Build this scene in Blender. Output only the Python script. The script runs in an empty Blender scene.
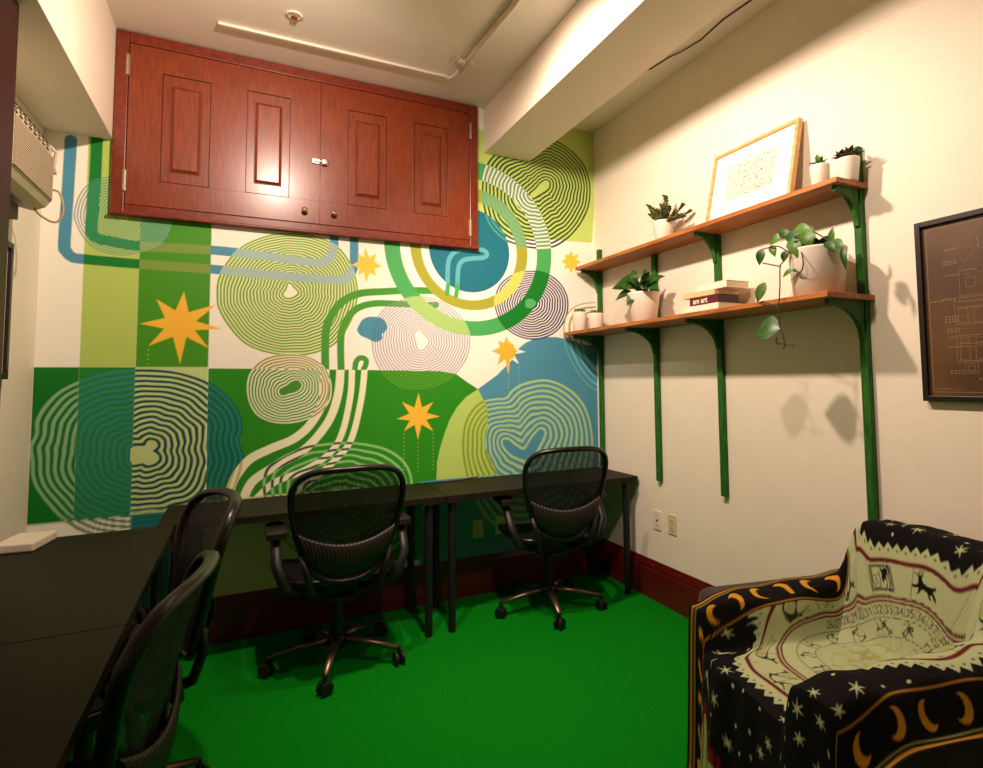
import bpy, bmesh, math, random
import numpy as np
from mathutils import Vector, Matrix, Euler
random.seed(7)
np.random.seed(7)
PI = math.pi
SC = bpy.context.scene
COL = SC.collection

# ------------------------------------------------------------------ camera, world, light, exposure
cam_d = bpy.data.cameras.new('camera')
cam = bpy.data.objects.new('camera', cam_d)
COL.objects.link(cam)
def look(yaw, pitch, roll):
    cy, sy, cp, sp, cr, sr = math.cos(yaw), math.sin(yaw), math.cos(pitch), math.sin(pitch), math.cos(roll), math.sin(roll)
    f = Vector((sy*cp, cy*cp, sp)); r = Vector((cy, -sy, 0)); u = r.cross(f)
    r2 = r*cr + u*sr; u2 = u*cr - r*sr
    return Matrix((r2, u2, -f)).transposed().to_4x4()
cam.matrix_world = Matrix.Translation((0, 0, 1.358)) @ look(.4688, .0644, -.011)
cam_d.sensor_fit = 'HORIZONTAL'; cam_d.sensor_width = 36; cam_d.lens = 577.98*36/983
cam_d.shift_x = -45.32/983; cam_d.shift_y = -41.18/983
cam_d.clip_start = .02
SC.camera = cam
SC.view_settings.view_transform = 'Standard'
SC.view_settings.look = 'None'
SC.view_settings.gamma = 1
SC.view_settings.use_curve_mapping = False
SC.view_settings.exposure = 0.45
w = bpy.data.worlds.new('world'); SC.world = w; w.use_nodes = True
w.node_tree.nodes['Background'].inputs[0].default_value = (.9, .72, .5, 1)
w.node_tree.nodes['Background'].inputs[1].default_value = .02
def spot(name, loc, aim, power, angle, blend, color, radius=.03):
    l = bpy.data.lights.new(name, 'SPOT'); l.energy = power; l.color = color
    l.spot_size = math.radians(angle); l.spot_blend = blend; l.shadow_soft_size = radius
    o = bpy.data.objects.new(name, l); COL.objects.link(o); o.location = loc
    o.rotation_euler = (Vector(aim)-Vector(loc)).to_track_quat('-Z', 'Y').to_euler()
    return o
WARM = (1, .757, .60)
spot('shelf_wall_spotlight', (.80, 2.1, 2.93), (2.3, 2.6, 1.3), 120, 136, .75, WARM, .05)
spot('armchair_spotlight', (.80, 1.2, 2.93), (2.3, 1.9, 1.1), 60, 136, .75, WARM, .05)
spot('mural_spotlight', (.20, 1.95, 2.97), (.0, 3.56, 1.7), 104, 142, .8, WARM)

# ------------------------------------------------------------------ helpers
R, D, L, H, F = 2.293, 3.561, -.901, 3.2, -1.3     # right wall, back wall, left wall, ceiling, front wall

class MB:
    def __init__(s): s.v = []; s.f = []; s.m = []
    def add(s, v, f, m=0):
        o = len(s.v); s.v += [tuple(p) for p in v]; s.f += [tuple(i+o for i in q) for q in f]; s.m += [m]*len(f)
    def box(s, a, b, m=0, rot=None, piv=None):
        x0, y0, z0 = a; x1, y1, z1 = b
        v = [(x0,y0,z0),(x1,y0,z0),(x1,y1,z0),(x0,y1,z0),(x0,y0,z1),(x1,y0,z1),(x1,y1,z1),(x0,y1,z1)]
        if rot:
            c = Vector(piv or [(p+q)/2 for p, q in zip(a, b)]); e = Euler(rot).to_matrix()
            v = [c + e @ (Vector(p)-c) for p in v]
        s.add(v, [(0,3,2,1),(4,5,6,7),(0,1,5,4),(1,2,6,5),(2,3,7,6),(3,0,4,7)], m)
    def tube(s, pts, r, n=10, m=0, closed=False, sq=(1, 1), up=None):
        P = [Vector(p) for p in pts]; k = len(P)
        rr = r if isinstance(r, (list, tuple)) else [r]*k
        rings = []; last = None
        for i in range(k):
            if closed: t = P[(i+1) % k]-P[i-1]
            else: t = P[min(i+1, k-1)]-P[max(i-1, 0)]
            t = t.normalized() if t.length > 1e-9 else Vector((0, 0, 1))
            if up is not None: a = Vector(up)
            elif last is None: a = Vector((0, 0, 1)) if abs(t.z) < .9 else Vector((1, 0, 0))
            else: a = last
            b = (a - t*a.dot(t))
            if b.length < 1e-6: b = t.orthogonal()
            b.normalize(); c = t.cross(b); last = b
            rings.append([P[i] + b*(math.cos(2*PI*j/n)*rr[i]*sq[0]) + c*(math.sin(2*PI*j/n)*rr[i]*sq[1]) for j in range(n)])
        v = [p for q in rings for p in q]; f = []
        for i in range(k if closed else k-1):
            i2 = (i+1) % k
            for j in range(n):
                j2 = (j+1) % n
                f.append((i*n+j, i*n+j2, i2*n+j2, i2*n+j))
        if not closed:
            f.append(tuple(range(n-1, -1, -1))); f.append(tuple((k-1)*n+j for j in range(n)))
        s.add(v, f, m)
    def lathe(s, prof, c=(0, 0, 0), n=32, m=0, axis='z'):
        v = []; f = []; k = len(prof)
        for r, z in prof:
            for j in range(n):
                a = 2*PI*j/n; p = (r*math.cos(a), r*math.sin(a), z)
                if axis == 'y': p = (p[0], p[2], p[1])
                if axis == 'x': p = (p[2], p[0], p[1])
                v.append((p[0]+c[0], p[1]+c[1], p[2]+c[2]))
        for i in range(k-1):
            for j in range(n):
                j2 = (j+1) % n; f.append((i*n+j, i*n+j2, (i+1)*n+j2, (i+1)*n+j))
        if prof[0][0] > 1e-6: f.append(tuple(range(n-1, -1, -1)))
        if prof[-1][0] > 1e-6: f.append(tuple((k-1)*n+j for j in range(n)))
        s.add(v, f, m)
    def prism(s, poly, a, b, axis='z', m=0):
        n = len(poly)
        def pt(p, h): return {'z': (p[0], p[1], h), 'y': (p[0], h, p[1]), 'x': (h, p[0], p[1])}[axis]
        v = [pt(p, a) for p in poly] + [pt(p, b) for p in poly]
        f = [tuple(range(n-1, -1, -1)), tuple(range(n, 2*n))] + [(i, (i+1) % n, n+(i+1) % n, n+i) for i in range(n)]
        s.add(v, f, m)
    def grid(s, rows, m=0):
        k = len(rows); n = len(rows[0])
        s.add([p for q in rows for p in q], [(i*n+j, i*n+j+1, (i+1)*n+j+1, (i+1)*n+j) for i in range(k-1) for j in range(n-1)], m)
    def build(s, name, mats, parent=None, bevel=0, smooth=False, loc=None, seg=2, fix=True, thick=0, sub=0):
        me = bpy.data.meshes.new(name); me.from_pydata(s.v, [], s.f)
        for mt in (mats if isinstance(mats, (list, tuple)) else [mats]): me.materials.append(mt)
        me.polygons.foreach_set('material_index', s.m)
        if fix:
            bm = bmesh.new(); bm.from_mesh(me); bmesh.ops.recalc_face_normals(bm, faces=bm.faces); bm.to_mesh(me); bm.free()
        if smooth: me.polygons.foreach_set('use_smooth', [True]*len(me.polygons))
        me.update()
        o = bpy.data.objects.new(name, me); COL.objects.link(o)
        if parent: o.parent = parent
        if loc: o.location = loc
        if thick:
            md = o.modifiers.new('thick', 'SOLIDIFY'); md.thickness = thick; md.offset = 0
        if bevel:
            md = o.modifiers.new('bevel', 'BEVEL'); md.width = bevel; md.segments = seg; md.limit_method = 'ANGLE'; md.angle_limit = math.radians(40)
        if sub:
            md = o.modifiers.new('sub', 'SUBSURF'); md.levels = sub; md.render_levels = sub
        return o

def thing(name, label, cat, loc=(0, 0, 0), rz=0, group=None):
    o = bpy.data.objects.new(name, None); COL.objects.link(o); o.empty_display_size = .05
    o.location = loc; o.rotation_euler = (0, 0, rz); return tag(o, label, cat, group)
def tag(o, label, cat, group=None):
    o['label'] = label; o['category'] = cat
    if group: o['group'] = group
    return o
def structure(o): o['kind'] = 'structure'; return o
def lin(c): return tuple((x/255/12.92 if x/255 <= .04045 else ((x/255+.055)/1.055)**2.4) for x in c)

def mat(name, rgb, rough=.6, metal=0, noise=0, scale=20, bump=0, spec=.5, coat=0, stretch=None, rgb2=None, detail=4, sheen=0, bscale=None):
    m = bpy.data.materials.new(name); m.use_nodes = True; nt = m.node_tree; b = nt.nodes['Principled BSDF']
    c = lin(rgb)
    b.inputs['Base Color'].default_value = (*c, 1); b.inputs['Roughness'].default_value = rough
    b.inputs['Metallic'].default_value = metal; b.inputs['Specular IOR Level'].default_value = spec
    b.inputs['Coat Weight'].default_value = coat; b.inputs['Coat Roughness'].default_value = .24
    if sheen: b.inputs['Sheen Weight'].default_value = sheen
    tc = nt.nodes.new('ShaderNodeTexCoord'); mp = nt.nodes.new('ShaderNodeMapping')
    nt.links.new(tc.outputs['Object'], mp.inputs['Vector'])
    if stretch: mp.inputs['Scale'].default_value = stretch
    tx = nt.nodes.new('ShaderNodeTexNoise'); tx.inputs['Scale'].default_value = scale; tx.inputs['Detail'].default_value = detail
    nt.links.new(mp.outputs[0], tx.inputs['Vector'])
    if noise or rgb2:
        mx = nt.nodes.new('ShaderNodeMix'); mx.data_type = 'RGBA'
        c2 = lin(rgb2) if rgb2 else tuple(x*(1-noise) for x in c)
        mx.inputs[6].default_value = (*c, 1); mx.inputs[7].default_value = (*c2, 1)
        rp = nt.nodes.new('ShaderNodeMapRange'); rp.inputs[1].default_value = .35; rp.inputs[2].default_value = .65
        nt.links.new(tx.outputs[0], rp.inputs[0]); nt.links.new(rp.outputs[0], mx.inputs[0]); nt.links.new(mx.outputs[2], b.inputs['Base Color'])
    if bump:
        t2 = tx
        if bscale:
            t2 = nt.nodes.new('ShaderNodeTexNoise'); t2.inputs['Scale'].default_value = bscale; t2.inputs['Detail'].default_value = 3
            nt.links.new(mp.outputs[0], t2.inputs['Vector'])
        bp = nt.nodes.new('ShaderNodeBump'); bp.inputs['Strength'].default_value = bump; bp.inputs['Distance'].default_value = .004
        nt.links.new(t2.outputs[0], bp.inputs['Height']); nt.links.new(bp.outputs[0], b.inputs['Normal'])
    return m

def vcol_mat(name, rough=.7, bump=.15, bscale=60, spec=.3):
    m = mat(name, (200, 200, 200), rough, bump=bump, scale=bscale, spec=spec)
    nt = m.node_tree; a = nt.nodes.new('ShaderNodeVertexColor'); a.layer_name = 'paint'
    nt.links.new(a.outputs['Color'], nt.nodes['Principled BSDF'].inputs['Base Color'])
    return m

M = dict(
 wall=mat('wall_paint', (236, 226, 208), .55, noise=.03, scale=6, bump=.12, bscale=70, spec=.3),
 ceil=mat('ceiling_paint', (240, 233, 222), .6, noise=.03, scale=5, bump=.1, bscale=60, spec=.3),
 carpet=mat('green_carpet', (0, 128, 14), .95, noise=.35, scale=160, bump=.5, spec=.1),
 base=mat('dark_red_wood', (92, 22, 20), .35, noise=.35, scale=8, stretch=(1, 1, 14), spec=.4),
 cup=mat('mahogany_veneer', (130, 52, 14), .36, rgb2=(106, 38, 9), scale=9, stretch=(9, 9, .9), coat=.35, bump=.03, spec=.4),
 cupd=mat('mahogany_frame', (124, 44, 14), .36, rgb2=(96, 30, 9), scale=9, stretch=(4, 4, 4), coat=.25, spec=.4),
 groove=mat('dark_groove_wood', (84, 26, 12), .5, noise=.2),
 brass=mat('aged_brass', (216, 190, 140), .3, 1, noise=.1, scale=40),
 steel=mat('polished_steel', (215, 205, 190), .25, 1, noise=.05, scale=40),
 desk=mat('black_brown_laminate', (27, 21, 5), .62, noise=.25, scale=30, spec=.25),
 leg=mat('black_metal_leg', (8, 7, 6), .55, noise=.2, scale=30),
 plastic=mat('black_plastic', (9, 7, 6), .5, noise=.15, scale=40),
 arm=mat('worn_arm_pad', (30, 22, 17), .45, noise=.2, scale=40),
 frameplastic=mat('graphite_frame_plastic', (17, 12, 9), .3, noise=.15, scale=30),
 alu=mat('dark_polished_aluminium', (112, 94, 82), .32, .85, noise=.1, scale=30),
 shelf=mat('oiled_pine_board', (184, 116, 54), .45, rgb2=(146, 82, 32), scale=7, stretch=(10, .8, 10), spec=.4),
 green=mat('green_stained_wood', (44, 110, 28), .55, rgb2=(22, 78, 18), scale=10, stretch=(8, 8, 1), spec=.3),
 pot=mat('white_ceramic', (238, 228, 214), .4, noise=.03, scale=10),
 potg=mat('marbled_white_ceramic', (232, 220, 206), .4, noise=.12, scale=14),
 saucer=mat('tan_saucer', (205, 170, 120), .5, noise=.1),
 soil=mat('potting_soil', (44, 30, 20), .95, noise=.4, scale=120, bump=.6),
 leaf=mat('dark_green_leaf', (44, 92, 26), .4, rgb2=(28, 66, 18), scale=30),
 leaf2=mat('fresh_green_leaf', (52, 98, 26), .38, rgb2=(88, 126, 42), scale=22),
 succ=mat('olive_succulent', (112, 122, 56), .5, rgb2=(74, 92, 34), scale=60),
 dsucc=mat('purple_succulent', (70, 44, 36), .45, rgb2=(48, 58, 26), scale=60),
 stem=mat('brown_stem', (62, 46, 24), .6, noise=.2),
 lwood=mat('light_oak_frame', (222, 178, 118), .45, rgb2=(200, 150, 92), scale=10, stretch=(6, 1.2, 6)),
 matb=mat('white_mat_board', (240, 232, 216), .7, noise=.02),
 printp=mat('pale_print_paper', (226, 210, 192), .7, noise=.03, scale=20),
 black=mat('black_frame', (18, 13, 11), .35, noise=.2, scale=20),
 brown=mat('brown_blueprint', (92, 58, 20), .5, rgb2=(70, 40, 13), scale=5, coat=.25),
 pale=mat('pale_drawing_ink', (138, 110, 76), .6, noise=.15, scale=30),
 paperw=mat('book_pages', (236, 222, 192), .8, noise=.12, scale=90, stretch=(1, 1, 12)),
 bookw=mat('white_book_cover', (240, 230, 212), .5, noise=.04),
 bookc=mat('cream_book_cover', (228, 196, 140), .5, noise=.06),
 bookm=mat('maroon_book_cover', (92, 14, 44), .4, noise=.1),
 bookd=mat('dark_book_back', (46, 12, 20), .45, noise=.1),
 ivory=mat('ivory_plastic', (214, 196, 150), .45, noise=.05),
 white=mat('white_plastic', (226, 216, 200), .45, noise=.04),
 acw=mat('aged_white_plastic', (196, 182, 156), .5, noise=.06, scale=10),
 dark=mat('dark_slot', (40, 32, 24), .7, noise=.2),
 darkwood=mat('dark_brown_wood', (48, 16, 12), .45, rgb2=(34, 11, 8), scale=8, stretch=(8, 8, 1)),
 uph=mat('dark_maroon_upholstery', (46, 16, 14), .8, noise=.3, scale=80, bump=.3, sheen=.2),
 cord=mat('beige_cord', (170, 150, 110), .6, noise=.1), blackcord=mat('black_cord', (24, 20, 18), .6, noise=.1),
)
def mesh_fabric(name, rgb, opac):
    m = bpy.data.materials.new(name); m.use_nodes = True; nt = m.node_tree; b = nt.nodes['Principled BSDF']
    b.inputs['Base Color'].default_value = (*lin(rgb), 1); b.inputs['Roughness'].default_value = .6
    tc = nt.nodes.new('ShaderNodeTexCoord'); wv = nt.nodes.new('ShaderNodeTexNoise'); wv.inputs['Scale'].default_value = 260
    mp = nt.nodes.new('ShaderNodeMapping'); mp.inputs['Scale'].default_value = (1, .15, .15)
    nt.links.new(tc.outputs['Object'], mp.inputs[0]); nt.links.new(mp.outputs[0], wv.inputs['Vector'])
    rr = nt.nodes.new('ShaderNodeMapRange'); rr.inputs[1].default_value = .3; rr.inputs[2].default_value = .7
    rr.inputs[3].default_value = opac-.12; rr.inputs[4].default_value = min(1, opac+.12)
    nt.links.new(wv.outputs[0], rr.inputs[0])
    tr = nt.nodes.new('ShaderNodeBsdfTransparent'); mx = nt.nodes.new('ShaderNodeMixShader')
    nt.links.new(rr.outputs[0], mx.inputs[0]); nt.links.new(tr.outputs[0], mx.inputs[1]); nt.links.new(b.outputs[0], mx.inputs[2])
    nt.links.new(mx.outputs[0], nt.nodes['Material Output'].inputs['Surface'])
    return m
M['mesh'] = mesh_fabric('woven_mesh_fabric', (10, 6, 4), .80)

# ------------------------------------------------------------------ the room
def sbox(name, a, b, m, parent=None, bevel=0):
    k = MB(); k.box(a, b); o = k.build(name, m, parent, bevel=bevel)
    return o if parent else structure(o)
sbox('floor', (L-.1, F-.1, -.1), (R+.1, D+.1, 0), M['carpet'])
sbox('ceiling', (L-.1, F-.1, H), (R+.1, D+.1, H+.1), M['ceil'])
wall_back = sbox('wall_back', (L, D, 0), (R, D+.1, H), M['wall'])
sbox('wall_right', (R, F, 0), (R+.1, D+.1, H), M['wall'])
sbox('wall_left', (L-.1, F, 0), (L, D+.1, H), M['wall'])
sbox('wall_front', (L, F-.1, 0), (R, F, H), M['wall'])
sbox('trim_1', (L, F, 2.612), (-.624, D, H), M['wall'], bevel=.004)          # dropped soffit along the left wall
sbox('trim_2', (1.418, F, 2.893), (1.764, D, H), M['wall'], bevel=.004)      # ceiling beam
sbox('trim_3', (L, 2.22, .74), (-.684, 2.40, 2.612), M['darkwood'], bevel=.004)   # dark wooden casing on the left wall
def baseboard(name, pts, horiz):
    # moulded profile (distance from wall, height)
    prof = [(0, 0), (.020, 0), (.020, .175), (.016, .182), (.016, .2), (.010, .222), (.006, .236), (0, .236)]
    k = MB()
    if horiz: k.prism([(D-p, z) for p, z in prof], pts[0], pts[1], 'x')
    else: k.prism([(R-p, z) for p, z in prof], pts[0], pts[1], 'y')
    structure(k.build(name, M['base']))
baseboard('baseboard_back', (L, R-.021), True)
baseboard('baseboard_right', (F, D), False)

# ------------------------------------------------------------------ the mural, painted on the back wall
MUR = {'rings':{'R1':(15,(-0.571,2.217),[(-0.775,2.203),(-0.758,2.307),(-0.712,2.38),(-0.64,2.422),(-0.526,2.46),(-0.416,2.434),(-0.364,2.333),(-0.357,2.216),(-0.386,2.116),(-0.45,2.057),(-0.556,2.016),(-0.661,2.027),(-0.727,2.082),(-0.761,2.149)],[(-0.592,2.23),(-0.571,2.243),(-0.546,2.231),(-0.549,2.204),(-0.57,2.191),(-0.587,2.205)]),'R2':(21,(0.225,1.882),[(-0.144,1.811),(-0.141,1.92),(-0.1,2.023),(-0.034,2.112),(0.055,2.172),(0.157,2.211),(0.273,2.224),(0.394,2.207),(0.496,2.157),(0.565,2.06),(0.601,1.941),(0.597,1.82),(0.557,1.698),(0.473,1.577),(0.337,1.517),(0.205,1.51),(0.087,1.531),(-0.009,1.579),(-0.083,1.665),(-0.128,1.746)],[(0.219,1.922),(0.241,1.9),(0.262,1.873),(0.231,1.848),(0.205,1.846),(0.194,1.863),(0.209,1.887)]),'R3':(11,(0.233,1.329),[(0.011,1.332),(0.024,1.414),(0.077,1.481),(0.153,1.515),(0.257,1.522),(0.348,1.5),(0.419,1.448),(0.459,1.354),(0.455,1.255),(0.406,1.188),(0.331,1.145),(0.237,1.126),(0.144,1.136),(0.068,1.177),(0.027,1.244)],[(0.275,1.368),(0.291,1.339),(0.265,1.311),(0.229,1.301),(0.193,1.29),(0.182,1.318),(0.218,1.34),(0.243,1.362)]),'R4':(14,(-0.447,0.999),[(-0.902,0.997),(-0.912,1.068),(-0.892,1.128),(-0.891,1.194),(-0.863,1.265),(-0.805,1.336),(-0.721,1.388),(-0.622,1.427),(-0.498,1.442),(-0.368,1.437),(-0.256,1.41),(-0.162,1.367),(-0.076,1.29),(-0.016,1.197),(0.0,1.104),(-0.018,1.051),(0.008,0.968),(0.005,0.888),(-0.018,0.804),(-0.063,0.697),(-0.155,0.613),(-0.28,0.573),(-0.494,0.581),(-0.657,0.621),(-0.776,0.712),(-0.863,0.839),(-0.896,0.922)],[(-0.499,1.038),(-0.444,1.039),(-0.428,1.064),(-0.406,1.062),(-0.397,1.041),(-0.418,1.017),(-0.391,0.99),(-0.395,0.965),(-0.425,0.952),(-0.451,0.964),(-0.497,0.962),(-0.506,1.003)]),'R5':(17,(0.988,1.617),[(0.68,1.611),(0.697,1.721),(0.763,1.815),(0.867,1.87),(0.981,1.896),(1.111,1.877),(1.218,1.811),(1.294,1.722),(1.321,1.611),(1.3,1.513),(1.245,1.429),(1.177,1.365),(1.079,1.322),(0.95,1.305),(0.845,1.325),(0.759,1.393),(0.699,1.49)],[(0.95,1.654),(0.981,1.674),(1.007,1.643),(1.033,1.612),(1.007,1.567),(0.975,1.561),(0.962,1.598)]),'R6':(13,(1.762,1.891),[(1.485,1.863),(1.508,1.979),(1.582,2.059),(1.695,2.109),(1.835,2.12),(1.962,2.079),(2.042,1.991),(2.065,1.892),(2.038,1.783),(1.964,1.695),(1.852,1.643),(1.736,1.634),(1.616,1.672),(1.528,1.75)],[(1.724,1.91),(1.77,1.919),(1.801,1.893),(1.769,1.856),(1.723,1.861)]),'R7':(14,(1.842,2.706),[(1.396,2.602),(1.404,2.74),(1.448,2.851),(1.537,2.936),(1.689,2.984),(1.847,3.077),(1.977,3.086),(2.109,3.035),(2.219,2.941),(2.268,2.797),(2.256,2.645),(2.194,2.51),(2.081,2.379),(1.957,2.295),(1.821,2.268),(1.682,2.276),(1.547,2.311),(1.445,2.403),(1.41,2.501)],[(1.891,2.771),(1.911,2.76),(1.902,2.722),(1.842,2.677),(1.786,2.641),(1.771,2.657),(1.81,2.695),(1.851,2.744)]),'R8':(10,(1.698,0.894),[(1.25,0.948),(1.264,1.075),(1.312,1.169),(1.396,1.232),(1.502,1.249),(1.56,1.254),(1.612,1.307),(1.71,1.353),(1.864,1.372),(1.999,1.336),(2.128,1.256),(2.218,1.125),(2.257,0.959),(2.253,0.781),(2.199,0.574),(2.048,0.382),(1.736,0.319),(1.447,0.42),(1.31,0.658),(1.263,0.82)],[(1.551,0.956),(1.587,0.948),(1.638,0.905),(1.705,0.88),(1.766,0.958),(1.821,1.009),(1.843,0.987),(1.796,0.908),(1.75,0.837),(1.697,0.834),(1.608,0.873),(1.558,0.923)]),'R9':(9,(0.511,0.647),[(0.098,0.87),(0.162,0.941),(0.291,1.0),(0.425,1.02),(0.564,1.018),(0.708,0.992),(0.828,0.943),(0.908,0.865),(0.946,0.765),(0.946,0.631),(0.891,0.398),(0.684,0.28),(0.406,0.322),(0.195,0.49),(0.101,0.717)],[(0.413,0.657),(0.511,0.693),(0.613,0.636),(0.512,0.601)]),'R10':(3.5,(2.34,1.632),[(2.02,1.64),(2.022,1.768),(2.064,1.848),(2.157,1.903),(2.303,1.925),(2.507,1.936),(2.59,1.614),(2.49,1.241),(2.289,1.274),(2.172,1.355),(2.091,1.463),(2.043,1.555)],[(2.186,1.643),(2.188,1.745),(2.239,1.79),(2.317,1.801),(2.458,1.783),(2.463,1.612),(2.423,1.441),(2.335,1.426),(2.234,1.499),(2.201,1.571)])},'polys':{'midgreen':[(-0.171,1.44),(0.676,1.43),(1.111,1.422),(1.218,1.403),(1.292,1.351),(1.368,1.304),(1.523,1.096),(1.516,0.187),(-0.165,0.434)],'light':[(1.368,1.304),(1.285,1.254),(1.224,1.191),(1.177,1.117),(1.144,1.036),(1.111,0.937),(1.092,0.852),(1.085,0.679),(1.111,0.369),(1.143,0.15),(1.516,0.123),(1.736,0.286),(1.408,0.932),(1.437,1.067),(1.431,1.185)],'blue':[(1.368,1.304),(1.446,1.356),(1.504,1.395),(1.562,1.448),(1.607,1.489),(1.652,1.564),(1.713,1.612),(1.782,1.641),(1.86,1.657),(1.955,1.659),(2.069,1.641),(2.168,1.614),(2.313,1.595),(2.284,0.214),(1.124,0.153),(1.111,0.491),(1.209,0.667),(1.304,0.785),(1.359,0.858),(1.401,0.932),(1.437,1.067),(1.431,1.185)],'toplight':[(1.319,3.035),(2.357,3.271),(2.268,2.361),(1.998,2.353),(1.837,2.344),(1.532,2.337),(1.317,2.335)],'blob':[(0.609,1.699),(0.627,1.73),(0.662,1.75),(0.721,1.752),(0.757,1.735),(0.776,1.699),(0.764,1.662),(0.746,1.649),(0.746,1.618),(0.71,1.599),(0.674,1.611),(0.651,1.622),(0.616,1.639),(0.598,1.669)]},'paths':{'bandA':(0.05,[(-0.691,2.622),(-0.692,2.393),(-0.699,2.156),(-0.692,2.116),(-0.667,2.093),(-0.621,2.087),(-0.498,2.073),(-0.178,2.082),(0.057,2.075),(0.33,2.058),(0.401,2.064),(0.445,2.104),(0.461,2.159),(0.46,2.262)]),'bandB':(0.05,[(-0.795,2.582),(-0.799,2.326),(-0.804,2.059),(-0.796,2.02),(-0.772,1.992),(-0.728,1.985),(-0.496,1.979),(-0.176,1.978),(0.171,1.965),(0.469,1.962),(0.537,1.979),(0.571,2.03),(0.577,2.091),(0.575,2.274)]),'pipeA':(0.044,[(0.421,1.434),(0.42,1.635),(0.444,1.735),(0.51,1.833),(0.613,1.89),(0.762,1.911),(0.917,1.927),(1.085,1.934)]),'pipeB':(0.038,[(0.509,1.434),(0.507,1.631),(0.54,1.733),(0.603,1.802),(0.703,1.834),(0.855,1.839),(1.085,1.844)]),'hook':(0.035,[(0.588,1.434),(0.594,1.477),(0.617,1.502),(0.649,1.493),(0.652,1.466),(0.638,1.434)]),'creamA':(0.045,[(0.421,1.434),(0.411,1.257),(0.353,1.132),(0.264,1.046),(0.136,0.993),(0.033,0.94),(-0.033,0.848),(-0.064,0.75)]),'creamB':(0.045,[(0.506,1.434),(0.493,1.284),(0.44,1.129),(0.317,0.981),(0.148,0.887),(0.05,0.819),(0.008,0.727)]),'creamC':(0.032,[(0.571,1.434),(0.564,1.282),(0.524,1.079),(0.458,0.955),(0.319,0.863),(0.165,0.809),(0.081,0.736)]),'creamD':(0.036,[(0.644,1.434),(0.625,1.251),(0.569,1.018),(0.481,0.908),(0.373,0.814),(0.243,0.731)]),'squigA':(0.03,[(1.161,1.951),(1.165,2.108),(1.185,2.169),(1.233,2.21),(1.316,2.224),(1.401,2.229),(1.437,2.208),(1.415,2.179),(1.33,2.165),(1.267,2.146),(1.236,2.094),(1.226,1.949)]),'squigT':(0.028,[(1.158,1.919),(1.165,1.978)]),'squigU':(0.028,[(1.219,1.909),(1.229,1.975)])},'stars':{'s1':((-0.307,1.674),[(-0.293,1.848),(-0.14,1.787),(-0.112,1.654),(-0.173,1.549),(-0.302,1.463),(-0.444,1.556),(-0.483,1.67),(-0.415,1.801)],0.4),'s2':((0.653,2.067),[(0.641,2.176),(0.706,2.139),(0.743,2.068),(0.707,2.003),(0.648,1.956),(0.601,2.002),(0.565,2.06),(0.6,2.13)],0.55),'s3':((0.97,1.143),[(0.973,1.286),(1.066,1.227),(1.109,1.135),(1.066,1.046),(0.97,0.995),(0.883,1.055),(0.839,1.13),(0.87,1.233)],0.42),'s4':((1.578,1.556),[(1.571,1.657),(1.66,1.639),(1.717,1.551),(1.666,1.468),(1.587,1.401),(1.504,1.455),(1.461,1.554),(1.512,1.629)],0.45),'s5':((2.087,2.205),[(2.088,2.289),(2.147,2.268),(2.171,2.212),(2.145,2.158),(2.085,2.121),(2.028,2.149),(2.004,2.198),(2.038,2.259)],0.62)},'circles':{'pond':(1.319,2.219,0.281),'emO':(1.34,2.237,0.586),'emI':(1.332,2.228,0.479),'olO':(1.327,2.232,0.411),'olI':(1.321,2.22,0.334)}}
TINT = (1.0, .92, .84)
def paint(c): return np.array([min(.9, x/t) for x, t in zip(lin(c), TINT)])
STEP = .0036
def seg_dist(X, Z, pts, closed):
    d = np.full(X.shape, 9.0); n = len(pts)
    for i in range(n if closed else n-1):
        ax, az = pts[i]; bx, bz = pts[(i+1) % n]; dx, dz = bx-ax, bz-az; q = dx*dx+dz*dz+1e-12
        t = np.clip(((X-ax)*dx+(Z-az)*dz)/q, 0, 1)
        d = np.minimum(d, np.hypot(X-ax-t*dx, Z-az-t*dz))
    return d
def inside(X, Z, pts):
    s = np.zeros(X.shape, bool); n = len(pts)
    for i in range(n):
        ax, az = pts[i]; bx, bz = pts[(i+1) % n]
        if az == bz: continue
        c = ((az > Z) != (bz > Z)) & (X < (bx-ax)*(Z-az)/(bz-az)+ax); s ^= c
    return s
def smooth_path(pts, n=8, closed=False):
    out = []; k = len(pts)
    for i in range(k if closed else k-1):
        if closed: p = [np.array(pts[(i+j) % k]) for j in (-1, 0, 1, 2)]
        else: p = [np.array(pts[min(max(i+j, 0), k-1)]) for j in (-1, 0, 1, 2)]
        for j in range(n):
            t = j/n
            out.append(tuple(.5*((2*p[1])+(-p[0]+p[2])*t+(2*p[0]-5*p[1]+4*p[2]-p[3])*t*t+(-p[0]+3*p[1]-3*p[2]+p[3])*t**3)))
    if not closed: out.append(tuple(pts[-1]))
    return out
C = dict(cream=(250, 236, 212), lgreen=(176, 196, 92), green=(66, 140, 18), dgreen=(2, 112, 24), mgreen=(32, 124, 42), pale=(192, 208, 132), g3=(40, 134, 18),
 blob=(176, 200, 96), blue=(76, 140, 158), pond=(20, 108, 122), em=(72, 162, 82), ol=(160, 158, 48), tl=(188, 206, 104), bband=(74, 138, 160), gband=(6, 116, 36),
 olb=(120, 146, 56), pblue=(160, 184, 176), pipe=(66, 146, 44), creamp=(238, 232, 190), gold=(250, 176, 40), teal=(24, 104, 104), navy=(34, 28, 92))
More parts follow.
